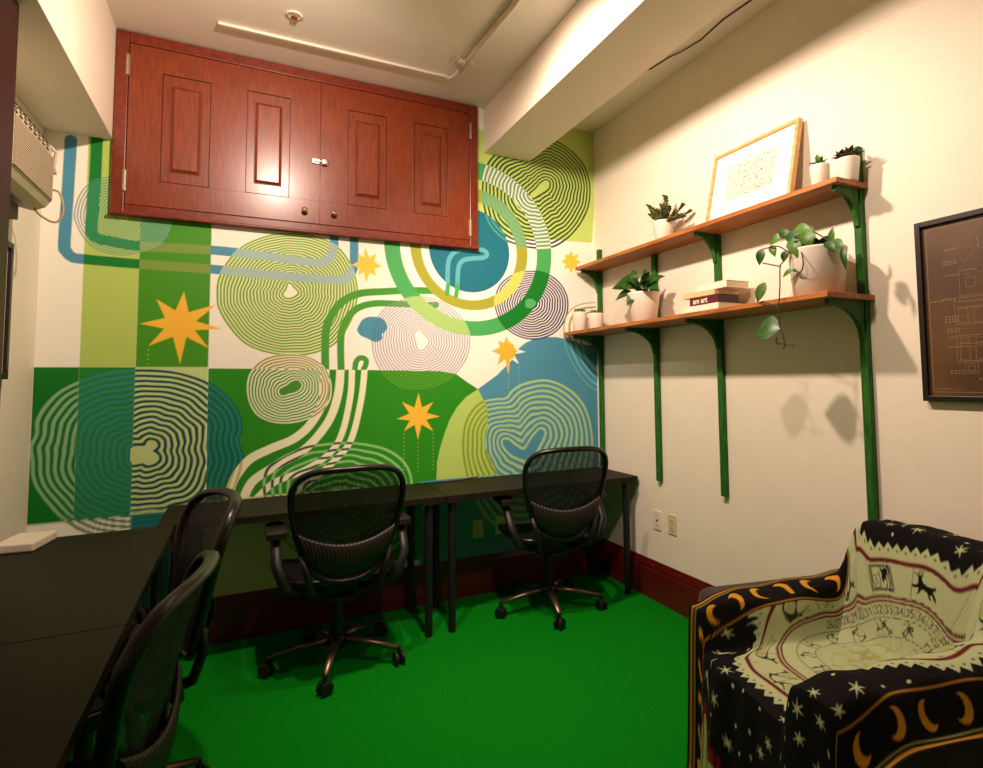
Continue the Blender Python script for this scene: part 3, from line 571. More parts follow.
# ------------------------------------------------------------------ plants
PLT = {'pl':[((2.033,1.797,1.928),(2.033,1.818,1.855),0.5),((2.043,1.76,1.935),(2.043,1.739,1.878),0.5),((2.053,1.676,1.945),(2.053,1.722,1.996),0.6),((2.073,1.675,1.974),(2.073,1.57,1.953),0.6),((2.073,1.644,1.979),(2.073,1.562,1.889),0.6),((2.023,1.636,1.933),(2.023,1.61,1.848),0.6),((2.023,1.664,1.89),(2.023,1.682,1.842),0.6),((2.043,1.694,1.961),(2.043,1.768,1.937),0.55),((2.043,1.661,1.971),(2.043,1.624,1.892),0.6),((2.043,1.591,1.955),(2.043,1.565,1.88),0.7),((2.073,1.718,1.988),(2.073,1.746,1.958),0.6),((2.093,1.512,1.89),(2.093,1.495,1.959),0.35),((2.053,1.505,1.894),(2.053,1.461,1.841),0.5),((2.073,1.492,1.901),(2.073,1.437,1.846),0.5),((2.073,1.447,1.862),(2.073,1.436,1.77),0.25),((2.013,1.624,1.803),(2.013,1.681,1.776),0.35),((2.013,1.634,1.803),(2.013,1.59,1.778),0.3),((1.993,1.752,1.767),(1.993,1.801,1.684),0.45),((1.983,1.677,1.558),(1.983,1.801,1.556),0.85),((2.093,1.59,1.951),(2.093,1.629,1.991),0.6),((2.053,1.581,1.91),(2.053,1.621,1.915),0.7)],'pv':[[(2.093,1.633,1.895),(2.023,1.649,1.878),(1.993,1.657,1.838),(1.988,1.67,1.818),(1.983,1.671,1.73),(1.981,1.679,1.652),(1.981,1.68,1.582),(1.981,1.666,1.538),(1.981,1.655,1.494),(1.981,1.664,1.476)],[(1.988,1.669,1.82),(1.993,1.765,1.853)],[(1.981,1.655,1.496),(1.981,1.696,1.501),(1.981,1.695,1.524)],[(1.981,1.658,1.493),(1.981,1.608,1.486)],[(2.043,1.605,1.871),(2.023,1.649,1.88),(2.033,1.719,1.921),(2.033,1.798,1.923)],[(2.043,1.613,1.899),(2.003,1.57,1.826),(2.003,1.577,1.789),(2.013,1.605,1.782)],[(2.093,1.585,1.959),(2.093,1.543,1.927),(2.093,1.512,1.899)],[(1.981,1.673,1.65),(1.988,1.735,1.672),(1.993,1.784,1.685)]],'bl':[((2.123,2.834,1.902),(2.093,3.062,1.937),0.5),((2.123,2.855,1.899),(2.073,3.003,1.838),0.45),((2.123,2.844,1.91),(2.033,2.816,1.793),0.6),((2.123,2.813,1.905),(2.143,2.899,2.034),0.5),((2.123,2.783,1.901),(2.173,2.817,2.031),0.4),((2.123,2.773,1.899),(2.153,2.725,1.971),0.5),((2.123,2.733,1.887),(2.173,2.628,1.952),0.5),((2.123,2.733,1.881),(2.093,2.596,1.865),0.5),((2.123,2.834,1.915),(2.153,3.048,1.999),0.45),((2.123,2.813,1.918),(2.123,2.928,1.988),0.5),((2.123,2.783,1.894),(2.073,2.667,1.929),0.6),((2.123,2.824,1.894),(2.063,2.923,1.918),0.5),((2.123,2.694,1.888),(2.133,2.628,1.927),0.5),((2.123,2.876,1.927),(2.093,3.01,1.948),0.5)],'al':[((2.193,2.661,2.274),(2.223,2.832,2.426)),((2.193,2.67,2.277),(2.193,2.742,2.337)),((2.193,2.642,2.27),(2.163,2.646,2.339)),((2.193,2.632,2.267),(2.223,2.625,2.419)),((2.193,2.623,2.265),(2.193,2.56,2.338)),((2.193,2.614,2.263),(2.163,2.485,2.334)),((2.193,2.605,2.26),(2.223,2.491,2.308)),((2.193,2.61,2.262),(2.193,2.491,2.271)),((2.193,2.642,2.27),(2.163,2.584,2.347)),((2.193,2.651,2.272),(2.223,2.802,2.396))]}
def leaf(k, a, b, wr, fold=.25, droop=.1, m=0, up=(0, 0, 1)):
    up = Vector(up)
    a, b = Vector(a), Vector(b); d = b-a; ln = d.length
    if ln < 1e-6: return
    t = d/ln; side = t.cross(up)
    if side.length < .2: side = t.cross(Vector((-.8, -.6, .1)))
    side.normalize(); nn = side.cross(t); rows = []
    for i in range(8):
        u = i/7; w_ = ln*wr*.5*(math.sin(PI*min(1, u*1.02)**.75)**.9 if 0 < u < 1 else 0.02)
        c = a+d*u-nn*(-droop*ln*math.sin(u*PI))
        rows.append([c+side*(w_*q)+nn*(abs(q)*w_*fold) for q in (-1, -.5, 0, .5, 1)])
    k.grid([[tuple(p) for p in r] for r in rows], m)
def pot(t, r0, r1, h, m, lip=.004, soil=True):
    k = MB(); k.lathe([(r0*.9, 0), (r0, .004), (r1*.985, h-.012), (r1, h-.006), (r1-.001, h), (r1-lip-.003, h), (r1-lip-.006, h-.02), (.001, h-.021)], n=40); k.build('pot', m, t, smooth=True)
    k = MB(); k.lathe([(r1-lip-.007, h-.0205), (r1-lip-.012, h-.012), (.001, h-.010)], n=28); k.build('soil', M['soil'], t, smooth=True)
# succulent bush in a white pot, upper shelf
ZU, ZL = 2.1575, 1.6905
t = thing('potted_succulent', 'white pot with a bushy upright succulent on the upper shelf', 'potted plant', (2.19, 2.655, ZU)); o = Vector(t.location)
pot(t, .046, .06, .125, M['pot'])
k = MB(); s = MB()
for a, b in PLT['al']*2:
    a = Vector((0, 0, .11))+Vector((random.uniform(-.02, .02), random.uniform(-.025, .025), 0)); b = Vector(b)-o
    b.x = max(-.09, min(.07, b.x*.9+random.uniform(-.05, .04)))
    mid = (a+b)/2+Vector((0, (b.y-a.y)*.15, .0)); pts = [a, mid, b]
    s.tube([tuple(p) for p in smooth_path([tuple(p) for p in pts], 4)], .0028, 6)
    for i in range(9):
        u = .25+.75*i/8; p = a.lerp(b, u)
        for q in (0, 1):
            an = i*2.4+q*PI; dv = Vector((math.cos(an), math.sin(an), .5)).normalized()*.024
            leaf(k, p, p+dv, .7, .15, .1)
k.build('leaves', M['succ'], t, smooth=True, thick=.0025); s.build('stems', M['stem'], t, smooth=True)
# small pots on the near end of the upper shelf
t = thing('potted_succulent', 'small white pot on a tan saucer with a green succulent, beside the framed print', 'potted plant', (2.185, 1.612, ZU))
k = MB(); k.lathe([(.03, 0), (.046, .006), (.048, .013), (.044, .013), (.03, .008), (.001, .008)], n=32); k.build('saucer', M['saucer'], t, smooth=True)
g = bpy.data.objects.new('tmp', None)
k = MB(); k.lathe([(.03, .0085), (.034, .012), (.040, .098), (.039, .104), (.036, .104), (.033, .09), (.001, .089)], n=36); k.build('pot', M['pot'], t, smooth=True)
k = MB(); k.lathe([(.033, .0905), (.001, .096)], n=24); k.build('soil', M['soil'], t, smooth=True)
k = MB()
for i in range(11):
    a = i*2.4; e = .3+.09*i; d = Vector((math.cos(a)*math.cos(e), math.sin(a)*math.cos(e), math.sin(e)))*(.034+.014*(i % 2)); leaf(k, (0, 0, .1), Vector((0, 0, .1))+d, .5, .3, .1)
leaf(k, (0, 0, .1), (.0, .012, .16), .45, .3, .05)
k.build('leaves', M['leaf2'], t, smooth=True, thick=.002)
t = thing('potted_succulent', 'small white pot with dark purple succulents at the near end of the upper shelf', 'potted plant', (2.205, 1.496, ZU))
bpy.data.objects.remove(g)
pot(t, .035, .044, .096, M['pot'])
k = MB()
for cx_, cy_ in ((-.018, -.02), (.012, .018), (-.02, .022), (.02, -.014), (0, 0)):
    for i in range(10):
        a = i*2.4; e = .15+.11*i; d = Vector((math.cos(a)*math.cos(e), math.sin(a)*math.cos(e), math.sin(e)))*(.032+.016*random.random()); leaf(k, (cx_, cy_, .098), Vector((cx_, cy_, .098))+d, .5, .3, .1)
k.build('leaves', M['dsucc'], t, smooth=True, thick=.003)
# little cactus pots at the far end of the lower shelf
def cactus(loc, r, h, label):
    t = thing('potted_cactus', label, 'potted plant', loc, 0, 'small cactus pots on the lower shelf'); pot(t, r*.86, r, h, M['pot'])
    k = MB()
    for i in range(9):
        a = i*2.4; rr = r*.75*math.sqrt(i/9); c = (rr*math.cos(a), rr*math.sin(a), h-.012); rad = .012+.006*random.random()
        k.lathe([(rad*.6, 0), (rad, rad*.8), (rad*.9, rad*1.5), (rad*.5, rad*2.1), (0, rad*2.2)], c, 10)
        for j in range(5):
            b = j*1.26; leaf(k, (c[0]+rad*.6*math.cos(b), c[1]+rad*.6*math.sin(b), c[2]+rad*1.2), (c[0]+rad*1.5*math.cos(b), c[1]+rad*1.5*math.sin(b), c[2]+rad*2.1), .5)
    k.build('cactus', M['succ'], t, smooth=True)
cactus((2.10, 3.475, ZL), .052, .14, 'small white cactus pot at the far end of the lower shelf, against the mural')
cactus((2.16, 3.362, ZL), .053, .122, 'small white cactus pot between another cactus pot and the larger leafy plant')
# leafy plant
t = thing('potted_plant', 'white tapered pot with a dark-leaved bushy plant on the lower shelf below the succulent', 'potted plant', (2.145, 2.80, ZL)); o = Vector(t.location)
pot(t, .076, .098, .185, M['pot'])
k = MB(); s = MB()
for i, (a, b, wd) in enumerate(PLT['bl']):
    b = Vector(b)-o; a = Vector((random.uniform(-.03, .02), random.uniform(-.04, .04), .178)); kn = a.lerp(b, .35)+Vector((0, 0, .025))
    s.tube([tuple(a), tuple((a+kn)/2+Vector((0, 0, .01))), tuple(kn)], .003, 6); leaf(k, kn, b, wd*1.15, .2, .12, 0, (-.6, -.45, .65))
for i in range(22):
    a = i*2.4; e = random.uniform(.1, 1.1); ln = random.uniform(.09, .15); dx = math.cos(a)*math.cos(e)*ln
    d = Vector((min(.1, dx), math.sin(a)*math.cos(e)*ln, math.sin(e)*ln)); kn = Vector((d.x*.35, d.y*.35, .178+d.z*.35)); leaf(k, kn, Vector((0, 0, .178))+d, .5, .2, .15, i % 2)
k.build('leaves', [M['leaf'], M['leaf']], t, smooth=True); s.build('stems', M['stem'], t, smooth=True)
# trailing plant
t = thing('trailing_plant', 'large white pot with a trailing heart-leaved vine hanging over the lower shelf edge', 'potted plant', (2.135, 1.605, ZL)); o = Vector(t.location)
pot(t, .097, .115, .2, M['potg'])
k = MB(); s = MB()
for i, (a, b, wd) in enumerate(PLT['pl']):
    leaf(k, Vector(a)-o, Vector(b)-o, wd*1.1, .2, .1, (i+1) % 2, (-.75, -.45, .4))
for i in range(26):
    a = i*2.4; e = random.uniform(-.2, .9); ln = random.uniform(.08, .14)
    d = Vector((min(.1, math.cos(a)*math.cos(e)*ln), math.sin(a)*math.cos(e)*ln*.8+.03, .03+math.sin(e)*ln*.6)); kn = Vector((d.x*.3, d.y*.3, .185)); leaf(k, kn, Vector((0, 0, .185))+d, .65, .2, .15, i % 2)
for v in PLT['pv']:
    pts = smooth_path([tuple(Vector(p)-o) for p in v], 5); s.tube(pts, .0028, 7)
k.build('leaves', [M['leaf2'], M['leaf']], t, smooth=True); s.build('vines', M['stem'], t, smooth=True)

# ------------------------------------------------------------------ books
def book(y0, y1, o0, o1, z0, z1, mc, label, back=None, text=None, rz=0):
    cx, cy = R-(o0+o1)/2, (y0+y1)/2; t = thing('book', label, 'book', (cx, cy, z0), rz, 'books stacked on the lower shelf')
    dx, dy, h = (o1-o0)/2, (y1-y0)/2, z1-z0-.0006; c = .0025
    k = MB(); k.box((-dx, -dy, 0), (dx, dy, c)); k.box((-dx, -dy, h-c), (dx, dy, h)); k.box((-dx, -dy, c), (-dx+c, dy, h-c)); k.build('cover', back or mc, t, bevel=.0008)
    k = MB(); k.box((-dx+c+.0002, -dy+.003, c+.0002), (dx-.004, dy-.003, h-c-.0002)); k.build('pages', M['paperw'] if not back else back, t)
    if back:
        k = MB(); k.box((-dx-.001, -dy, 0), (-dx-.0001, dy, h)); sp_ = k.build('spine', mc, t)
    if text:
        cu = bpy.data.curves.new('txt', 'FONT'); cu.body = text; cu.size = h*.95; cu.align_x = 'CENTER'; cu.align_y = 'CENTER'; cu.extrude = .0004; cu.offset = .0008
        ob = bpy.data.objects.new('txt', cu); COL.objects.link(ob); dg = bpy.context.evaluated_depsgraph_get(); me = bpy.data.meshes.new_from_object(ob.evaluated_get(dg)); bpy.data.objects.remove(ob)
        me.name = 'lettering'; me.materials.clear(); me.materials.append(M['bookw']); e = bpy.data.objects.new('lettering', me); COL.objects.link(e); e.parent = t
        e.matrix_local = Matrix.Translation((-dx-.0016, dy*.25, h*.5)) @ Matrix(((0, 0, -1, 0), (-1, 0, 0, 0), (0, 1, 0, 0), (0, 0, 0, 1)))
    return t
book(2.13, 2.39, .04, .205, ZL, 1.735, M['bookw'], 'thick white book at the bottom of the stack on the lower shelf')
book(2.13, 2.335, .06, .203, 1.735, 1.778, M['bookm'], 'maroon book with white spine lettering, second from the bottom of the stack', M['bookd'], 'am art')
book(2.16, 2.385, .035, .205, 1.778, 1.806, M['bookc'], 'cream book overhanging the maroon one, second from the top of the stack', None, None, math.radians(2))
book(2.085, 2.30, .035, .185, 1.806, 1.842, M['bookw'], 'white book on top of the stack on the lower shelf', None, None, math.radians(-2))

# ------------------------------------------------------------------ pictures, outlets
ang = math.atan2(.088, .392)
t = thing('framed_print', 'light wood framed dotted print leaning on the upper shelf', 'framed picture', (R-.118, 2.022, ZU+.003)); t.rotation_euler = (0, ang, 0)
W2, HH = .268, .398; fw = .018
k = MB(); k.box((-.012, -W2, 0), (.016, -W2+fw, HH)); k.box((-.012, W2-fw, 0), (.016, W2, HH)); k.box((-.012, -W2+fw, 0), (.016, W2-fw, fw)); k.box((-.012, -W2+fw, HH-fw), (.016, W2-fw, HH)); k.build('frame', M['lwood'], t, bevel=.0015)
k = MB(); k.box((0, -W2+fw, fw), (.012, W2-fw, HH-fw)); k.build('mat_board', M['matb'], t)
k = MB(); k.box((-.001, -.155, .105), (-.0002, .155, .305)); pr = k.build('print', M['printp'], t)
dm = [mat('print_dot_'+n, c, .7, noise=.1) for n, c in (('plum', (92, 56, 78)), ('rust', (150, 90, 60)), ('black', (40, 32, 34)), ('tan', (196, 150, 120)))]
k = MB()
for i in range(420):
    y, z, r = random.uniform(-.15, .15), random.uniform(.11, .30), random.choice((.0012, .0018, .0024, .0032)); j = len(k.v)
    k.add([(-.0014, y+r*math.cos(a), z+r*math.sin(a)) for a in [2*PI*q/8 for q in range(8)]], [tuple(range(7, -1, -1))], random.randrange(4))
k.build('dots', dm, pr, fix=False)
t = thing('framed_print', 'black framed brown architectural drawing of a tower on the right wall', 'framed picture', (R-.002, .99, 1.6))
a, b, hz = -.30, .294, .3355; fw = .020
k = MB(); k.box((-.028, a, -hz), (0, a+fw, hz)); k.box((-.028, b-fw, -hz), (0, b, hz)); k.box((-.028, a+fw, -hz), (0, b-fw, -hz+fw)); k.box((-.028, a+fw, hz-fw), (0, b-fw, hz)); k.build('frame', M['black'], t, bevel=.0015)
k = MB(); k.box((-.014, a+fw, -hz+fw), (-.004, b-fw, hz-fw)); pr = k.build('print', M['brown'], t)
k = MB()
def ln(y0, z0, y1, z1, w_=.0016):
    d = Vector((0, y1-y0, z1-z0)); n_ = Vector((0, -d.z, d.y)).normalized()*w_/2; p, q = Vector((-.0145, y0, z0)), Vector((-.0145, y1, z1)); k.add([p-n_, q-n_, q+n_, p+n_], [(0, 1, 2, 3)])
def rc_(y0, z0, y1, z1, w_=.0016): ln(y0, z0, y1, z0, w_); ln(y1, z0, y1, z1, w_); ln(y1, z1, y0, z1, w_); ln(y0, z1, y0, z0, w_)
def arc(y, z, r, w_=.0016, a0=0, a1=PI, n=14):
    for i in range(n):
        p, q = a0+(a1-a0)*i/n, a0+(a1-a0)*(i+1)/n; ln(y+r*math.cos(p), z+r*math.sin(p), y+r*math.cos(q), z+r*math.sin(q), w_)
rc_(a+.034, -hz+.034, b-.034, hz-.034, .0022)
yc = .09
ln(yc, .24, yc, .20, .003); ln(yc, .215, yc+.065, .135); ln(yc, .215, yc-.065, .135); ln(yc+.065, .135, yc-.065, .125)
rc_(yc-.065, .04, yc+.065, .13); rc_(yc-.045, .07, yc-.02, .105); rc_(yc+.015, .07, yc+.045, .105)
arc(yc-.075, .04, .05, .003); arc(yc-.075, .04, .035)
for zz in (.02, 0., -.06, -.1, -.13, -.19): ln(yc+.08, zz, -.26, zz, .0022)
for i in range(5):
    y = yc+.06-i*.05; rc_(y-.016, -.055, y+.014, -.005); arc(y-.001, -.112, .014, .002); rc_(y-.015, -.126, y+.013, -.11)
    rc_(y-.017, -.185, y+.015, -.138)
rc_(yc+.085, -.195, -.265, .035)
rc_(yc+.02, -.235, yc+.06, -.2); rc_(yc+.03, -.228, yc+.05, -.208)
for i in range(26): ln(yc+.08-i*.012, .035, yc+.08-i*.012, .022, .001)
for y, z, n_ in ((.2, .215, 1), (.205, .17, 2), (.2, .12, 1), (.215, .035, 1), (.255, .03, 1), (.21, -.03, 3), (.205, -.075, 2), (.2, -.105, 1), (.2, -.14, 1), (.2, -.225, 2), (.11, -.255, 1), (.25, -.29, 1)):
    for j in range(n_):
        for q in range(4): ln(y-q*.012, z-j*.009, y-q*.012-.008, z-j*.009, .004)
    ln(y-.05, z, y-.085, z-.002, .001)
k.build('drawing', M['pale'], pr, fix=False)
t = thing('framed_picture', 'dark framed picture at the left edge below the air conditioner', 'framed picture', (L+.001, 2.93, 1.67))
k = MB(); w2, h2 = .21, .285
for q in ((0, -w2, -h2, .025, -w2+.025, h2), (0, w2-.025, -h2, .025, w2, h2), (0, -w2+.025, -h2, .025, w2-.025, -h2+.025), (0, -w2+.025, h2-.025, .025, w2-.025, h2)): k.box(q[:3], q[3:])
k.build('frame', M['black'], t, bevel=.0015)
k = MB(); k.box((.002, -w2+.025, -h2+.025), (.012, w2-.025, h2-.025)); k.build('print', M['printp'], t)
def outlet(loc, face, label, m, kind):
    t = thing('wall_outlet', label, 'wall outlet', loc, {'x': 0, 'y': -PI/2}[face], 'wall plates')
    k = MB(); k.box((-.006, -.036, -.058), (0, .036, .058)); k.build('plate', m, t, bevel=.0025)
    if kind == 'duplex':
        for z in (-.021, .021):
            k = MB(); k.lathe([(.017, -.006), (.017, -.008), (0, -.0081)], (0, 0, z), 20, axis='x'); k.build('socket', m, t)
            k = MB()
            for y in (-.006, .006): k.box((-.0088, y-.0016, z-.002), (-.0081, y+.0016, z+.008))
            k.lathe([(.0026, -.0081), (.0026, -.0088), (0, -.0088)], (0, 0, z-.009), 10, axis='x'); k.build('slots', M['dark'], t)
    else:
        k = MB()
        for z in (-.03, .03): k.lathe([(.0035, -.006), (.0035, -.0072), (0, -.0074)], (0, 0, z), 10, axis='x')
        k.lathe([(.007, -.006), (.006, -.009), (0, -.009)], (0, 0, 0), 14, axis='x'); k.build('jack', M['dark'], t)
    return t
outlet((R-.0005, 2.903, .488), 'x', 'white wall plate left of the ivory outlet, low on the right wall', M['white'], 'jack')
outlet((R-.0005, 2.764, .490), 'x', 'ivory duplex outlet right of the white plate, low on the right wall', M['ivory'], 'duplex')
outlet((1.364, D-.0015, .405), 'y', 'ivory wall outlet on the mural under the right desk, left of the other', M['ivory'], 'duplex')
outlet((1.52, D-.0015, .412), 'y', 'grey-white wall plate on the mural under the right desk, behind the chair', M['white'], 'jack')

# ------------------------------------------------------------------ window air conditioner on the left wall
t = thing('air_conditioner', 'white window air conditioner with slatted grille, high on the left wall', 'air conditioner', (L, 2.76, 2.07))
X = .178
k = MB(); k.prism([(.0005, .03), (.12, .0), (X-.02, .02), (X-.002, .05), (X-.010, .27), (X-.03, .30), (.0005, .30)], -.245, .245, 'y'); k.build('housing', M['acw'], t, bevel=.008)
k = MB()
for i in range(20):
    z = .052+i*.0088; k.box((X-.006-.00*i, -.225, z), (X+.004, .225, z+.0042), 0)
k.box((X-.006, -.232, .046), (X+.001, -.225, .236)); k.box((X-.006, .225, .046), (X+.001, .232, .236))
k.build('grille', M['acw'], t)
k = MB(); k.box((X-.0065, -.226, .048), (X-.0035, .226, .234)); k.build('filter', M['dark'], t)
k = MB()
for i in range(8):
    y = -.2+i*.052
    for j in range(3): k.box((X-.0125-.0016*j, y, .246+j*.014), (X-.0065-.0016*j, y+.030, .2515+j*.014))
k.build('vents', M['dark'], t)
k = MB(); k.tube([(X-.015, .235, .28), (X+.004, .25, .26), (X-.005, .262, .20), (X, .264, .17)], .006); k.build('handle', M['acw'], t, smooth=True)
k = MB(); k.tube(smooth_path([(X-.05, .2, .02), (X-.04, .22, -.01), (X-.005, .235, -.035), (X+.02, .25, -.03), (X+.035, .25, .02), (X+.02, .252, .09), (X-.01, .247, .1)], 5), .0045, 8); k.build('cord', M['cord'], t, smooth=True)
k = MB(); k.box((.0005, -.04, -.065), (.1, .14, -.005)); k.build('bracket', M['darkwood'], t, bevel=.003)

# ------------------------------------------------------------------ armchair and its throw
AO, AR = (1.30, 1.33, 0), math.radians(-12)
t = thing('armchair', 'dark maroon armchair under the patterned throw in the lower right corner', 'armchair', AO, AR)
k = MB(); k.box((.035, -.2, .07), (.66, .2, .395)); k.build('seat_base', M['uph'], t, bevel=.03, seg=4)
k = MB(); k.box((.765, -.235, .10), (.875, .235, .745)); k.build('backrest', M['uph'], t, bevel=.05, seg=5)
for s in (-1, 1):
    k = MB(); x0, y0, y1, z1 = (.15, .262, .452, .574) if s > 0 else (.075, -.385, -.262, .555); k.box((x0, y0, .07), (.80, y1, z1)); k.build('armrest', M['uph'], t, bevel=.04, seg=5)
for x in (.09, .80):
    for y in (-.36, .36):
        k = MB(); k.lathe([(.018, 0), (.026, .075)], (x, y, 0), 14); k.build('leg', M['darkwood'], t)

def sst(x, a, b): u = np.clip((x-a)/(b-a), 0, 1); return u*u*u*(u*(u*6-15)+10)
def throw_height(X, Y):
    wob = .006*np.sin(Y*31+1)+.004*np.sin(Y*57+X*9)
    seat = .432+.010*np.cos(Y*5)*np.cos((X-.3)*4)+.004*np.sin(X*19+Y*8)+.0025*np.sin(X*8-Y*34)
    ay = np.abs(Y); inner = .185+.012*np.sin(X*11+Y*2)
    arm = sst(ay, inner, inner+.055+.02*X)
    armtop = .603-.022*sst(np.abs(ay-.31), .0, .12)-.012*np.sin(X*6)+.004*np.sin(X*27+Y*5)-.03*sst(X, .16, .02)
    base = seat+(armtop-seat)*arm
    bw_ = .285-.03*sst(X, .70, .9); bs = 1-sst(ay, bw_-.045, bw_+.03)
    btop = .838-.03*(Y/.28)**2-.02*sst(X, .78, .9)+.003*np.sin(Y*41)
    back = sst(X, .60+.006*np.sin(Y*23), .745)*bs
    h = np.maximum(base, base+(btop-base)*back)
    # where arm meets back the cloth bridges the corner
    h = np.maximum(h, .43+.30*np.exp(-(((X-.70)/.07)**2+((ay-.235)/.06)**2)))
    fx = .006+wob*(1+.8*np.sin(Y*9)); front = sst(X, fx-.022-.018*np.sin(Y*20), fx+.035)
    yn = -.425+.006*np.sin(X*24); near = sst(Y, yn-.006, yn+.065)
    hemf = .045+.012*np.sin(Y*15); hemn = .455+.02*np.sin(X*5)-.05*sst(X, .25, .0)
    rear = 1-sst(X, .87, .905); hemr = .45
    h = hemr+(h-hemr)*rear
    hem2 = np.minimum(h, hemn); h = hem2+(h-hem2)*near
    hf = np.minimum(h, hemf+0*X); h = hf+(h-hf)*front
    return h
def adapt(a, b, n, fn):
    x = np.linspace(a, b, 700); s = fn(x); c = np.r_[0, np.cumsum((s[1:]+s[:-1])/2)]; return np.interp(np.linspace(0, c[-1], n), c, x)
XA, XB, YA = -.045, .91, -.436
yy = np.linspace(YA, .385, 60); xx = np.linspace(XA, XB, 60)
slx = lambda x: 1+.8*np.max(np.abs((throw_height(x[:, None]+.001, yy[None])-throw_height(x[:, None]-.001, yy[None]))/.002), 1)
sly = lambda y: 1+.8*np.max(np.abs((throw_height(xx[None], y[:, None]+.001)-throw_height(xx[None], y[:, None]-.001))/.002), 1)
gx, gv = adapt(XA, XB, 620, slx), adapt(YA, .385, 560, sly)
GX, GV = np.meshgrid(gx, gv, indexing='ij')
# the far hem runs across the arm top: cloth width varies along the depth
far = .372-.05*sst(GX, .05, .3)*0+.012*np.sin(GX*9)-.10*sst(GX, .5, .15)*0
far = .275+.068*sst(GX, .0, .32)-.02*sst(GX, .4, .75)+.006*np.sin(GX*21)
GY = YA+(GV-YA)*(far-YA)/(.385-YA)
GZ = throw_height(GX, GY)
def arc_from(A, B, ax, ref):
    d = np.hypot(np.diff(A, axis=ax), np.diff(B, axis=ax)); z = np.zeros([1 if i == ax else A.shape[i] for i in (0, 1)]); c = np.concatenate([z, np.cumsum(d, axis=ax)], ax); return c
q = arc_from(GX, GZ, 0, 0); iq = int(np.argmin(np.abs(gx-.62))); q = q-q[iq:iq+1, :]
p0 = arc_from(GY, GZ, 1, 0); ip = int(np.argmin(np.abs(gv-0))); p = p0-p0[:, ip:ip+1]
# the hanging parts keep the cloth coordinates of the edge they hang from
i0 = int(np.argmin(np.abs(gx-.065))); p0[:i0] = p0[i0]; p[:i0] = p[i0]
j0 = int(np.argmin(np.abs(gv+.368))); q[:, :j0] = q[:, j0:j0+1]
eN, eF = p0, p0[:, -1:]-p0
BLACK, CREAM, GOLD, RED = (np.array(lin(c)) for c in ((10, 8, 9), (172, 180, 136), (200, 140, 38), (104, 18, 22)))
OLIVE, INK = np.array(lin((150, 150, 84))), np.array(lin((14, 14, 10)))
col = np.tile(BLACK, GX.shape+(1,))
W1 = .0016
def put(sd, c, amt=1.): 
    a = np.clip(.5-sd/(2*W1), 0, 1)[..., None]*amt; col[:] = col*(1-a)+c*a
# stars and dots on the black ground
rs = np.random.RandomState(11); pts = []
def near_box(cx, cy, r): return (np.abs(p-cx) < r) & (np.abs(q-cy) < r)
Q0, RR = -.10, .45
for i in range(4000):
    a, b = rs.uniform(-.95, .95), rs.uniform(-1.15, .75)
    if math.hypot(a, b-Q0) < RR+.035: continue
    if all(math.hypot(a-u, b-v) > .047 for u, v, _ in pts): pts.append((a, b, rs.rand()))
def seg_sd(P, Qv, a, b, w_):
    d = np.array(b)-np.array(a); t_ = np.clip(((P-a[0])*d[0]+(Qv-a[1])*d[1])/(d@d+1e-12), 0, 1); return np.hypot(P-a[0]-t_*d[0], Qv-a[1]-t_*d[1])-w_
for a, b, r in pts:
    m_ = near_box(a, b, .04)
    if not m_.any(): continue
    P, Qv = p[m_]-a, q[m_]-b
    if r < .36:
        th = r*20; L_ = .0135+.009*(r*8 % 1); sd = np.full(P.shape, 9.)
        for j in range(3):
            u, v = math.cos(th+j*PI/3), math.sin(th+j*PI/3); along = np.abs(P*u+Qv*v); across = np.abs(-P*v+Qv*u)
            sd = np.minimum(sd, np.maximum(along-L_*(1 if j else 1.25), across-.0036*(1-along/(L_*1.3))))
    else: sd = np.hypot(P*(1.3 if r > .7 else 1), Qv)-(.0062 if r > .6 else .0045)
    al = np.clip(.5-sd/(2*W1), 0, 1)[:, None]; col[m_] = col[m_]*(1-al)+CREAM*al
# the medallion
p = p-.02; d = np.hypot(p, q-Q0); phi = np.arctan2(-p, q-Q0)
zig = np.abs(((phi/(2*PI)*76) % 1)-.5)*2; edge = RR+.022*(zig-.5)
put(d-edge, CREAM)
put(np.hypot((((phi/(2*PI)*76+.5) % 1)-.5)*2*PI/76*RR*.98, d-(RR-.014))-.0045, INK, .8)
ring = lambda r, w_: np.abs(d-r)-w_/2
put(ring(.402, .017), INK, .35); put(ring(.402, .012), RED)
for r in (.286, .274): put(ring(r, .007), RED)
for r in (.224, .166, .395, .292): put(ring(r, .0022), INK)
sect = np.abs((((phi/(2*PI)*12+.5) % 1)-.5))*2*PI/12*d
put(np.where((d < .395) & (d > .292), sect-.0010, 9), INK, .8)
put(np.where((d < .224) & (d > .166), sect-.0009, 9), INK, .8)
put(np.where((d < .05), np.abs(np.sin(phi*8))*.02-.004, 9), OLIVE)
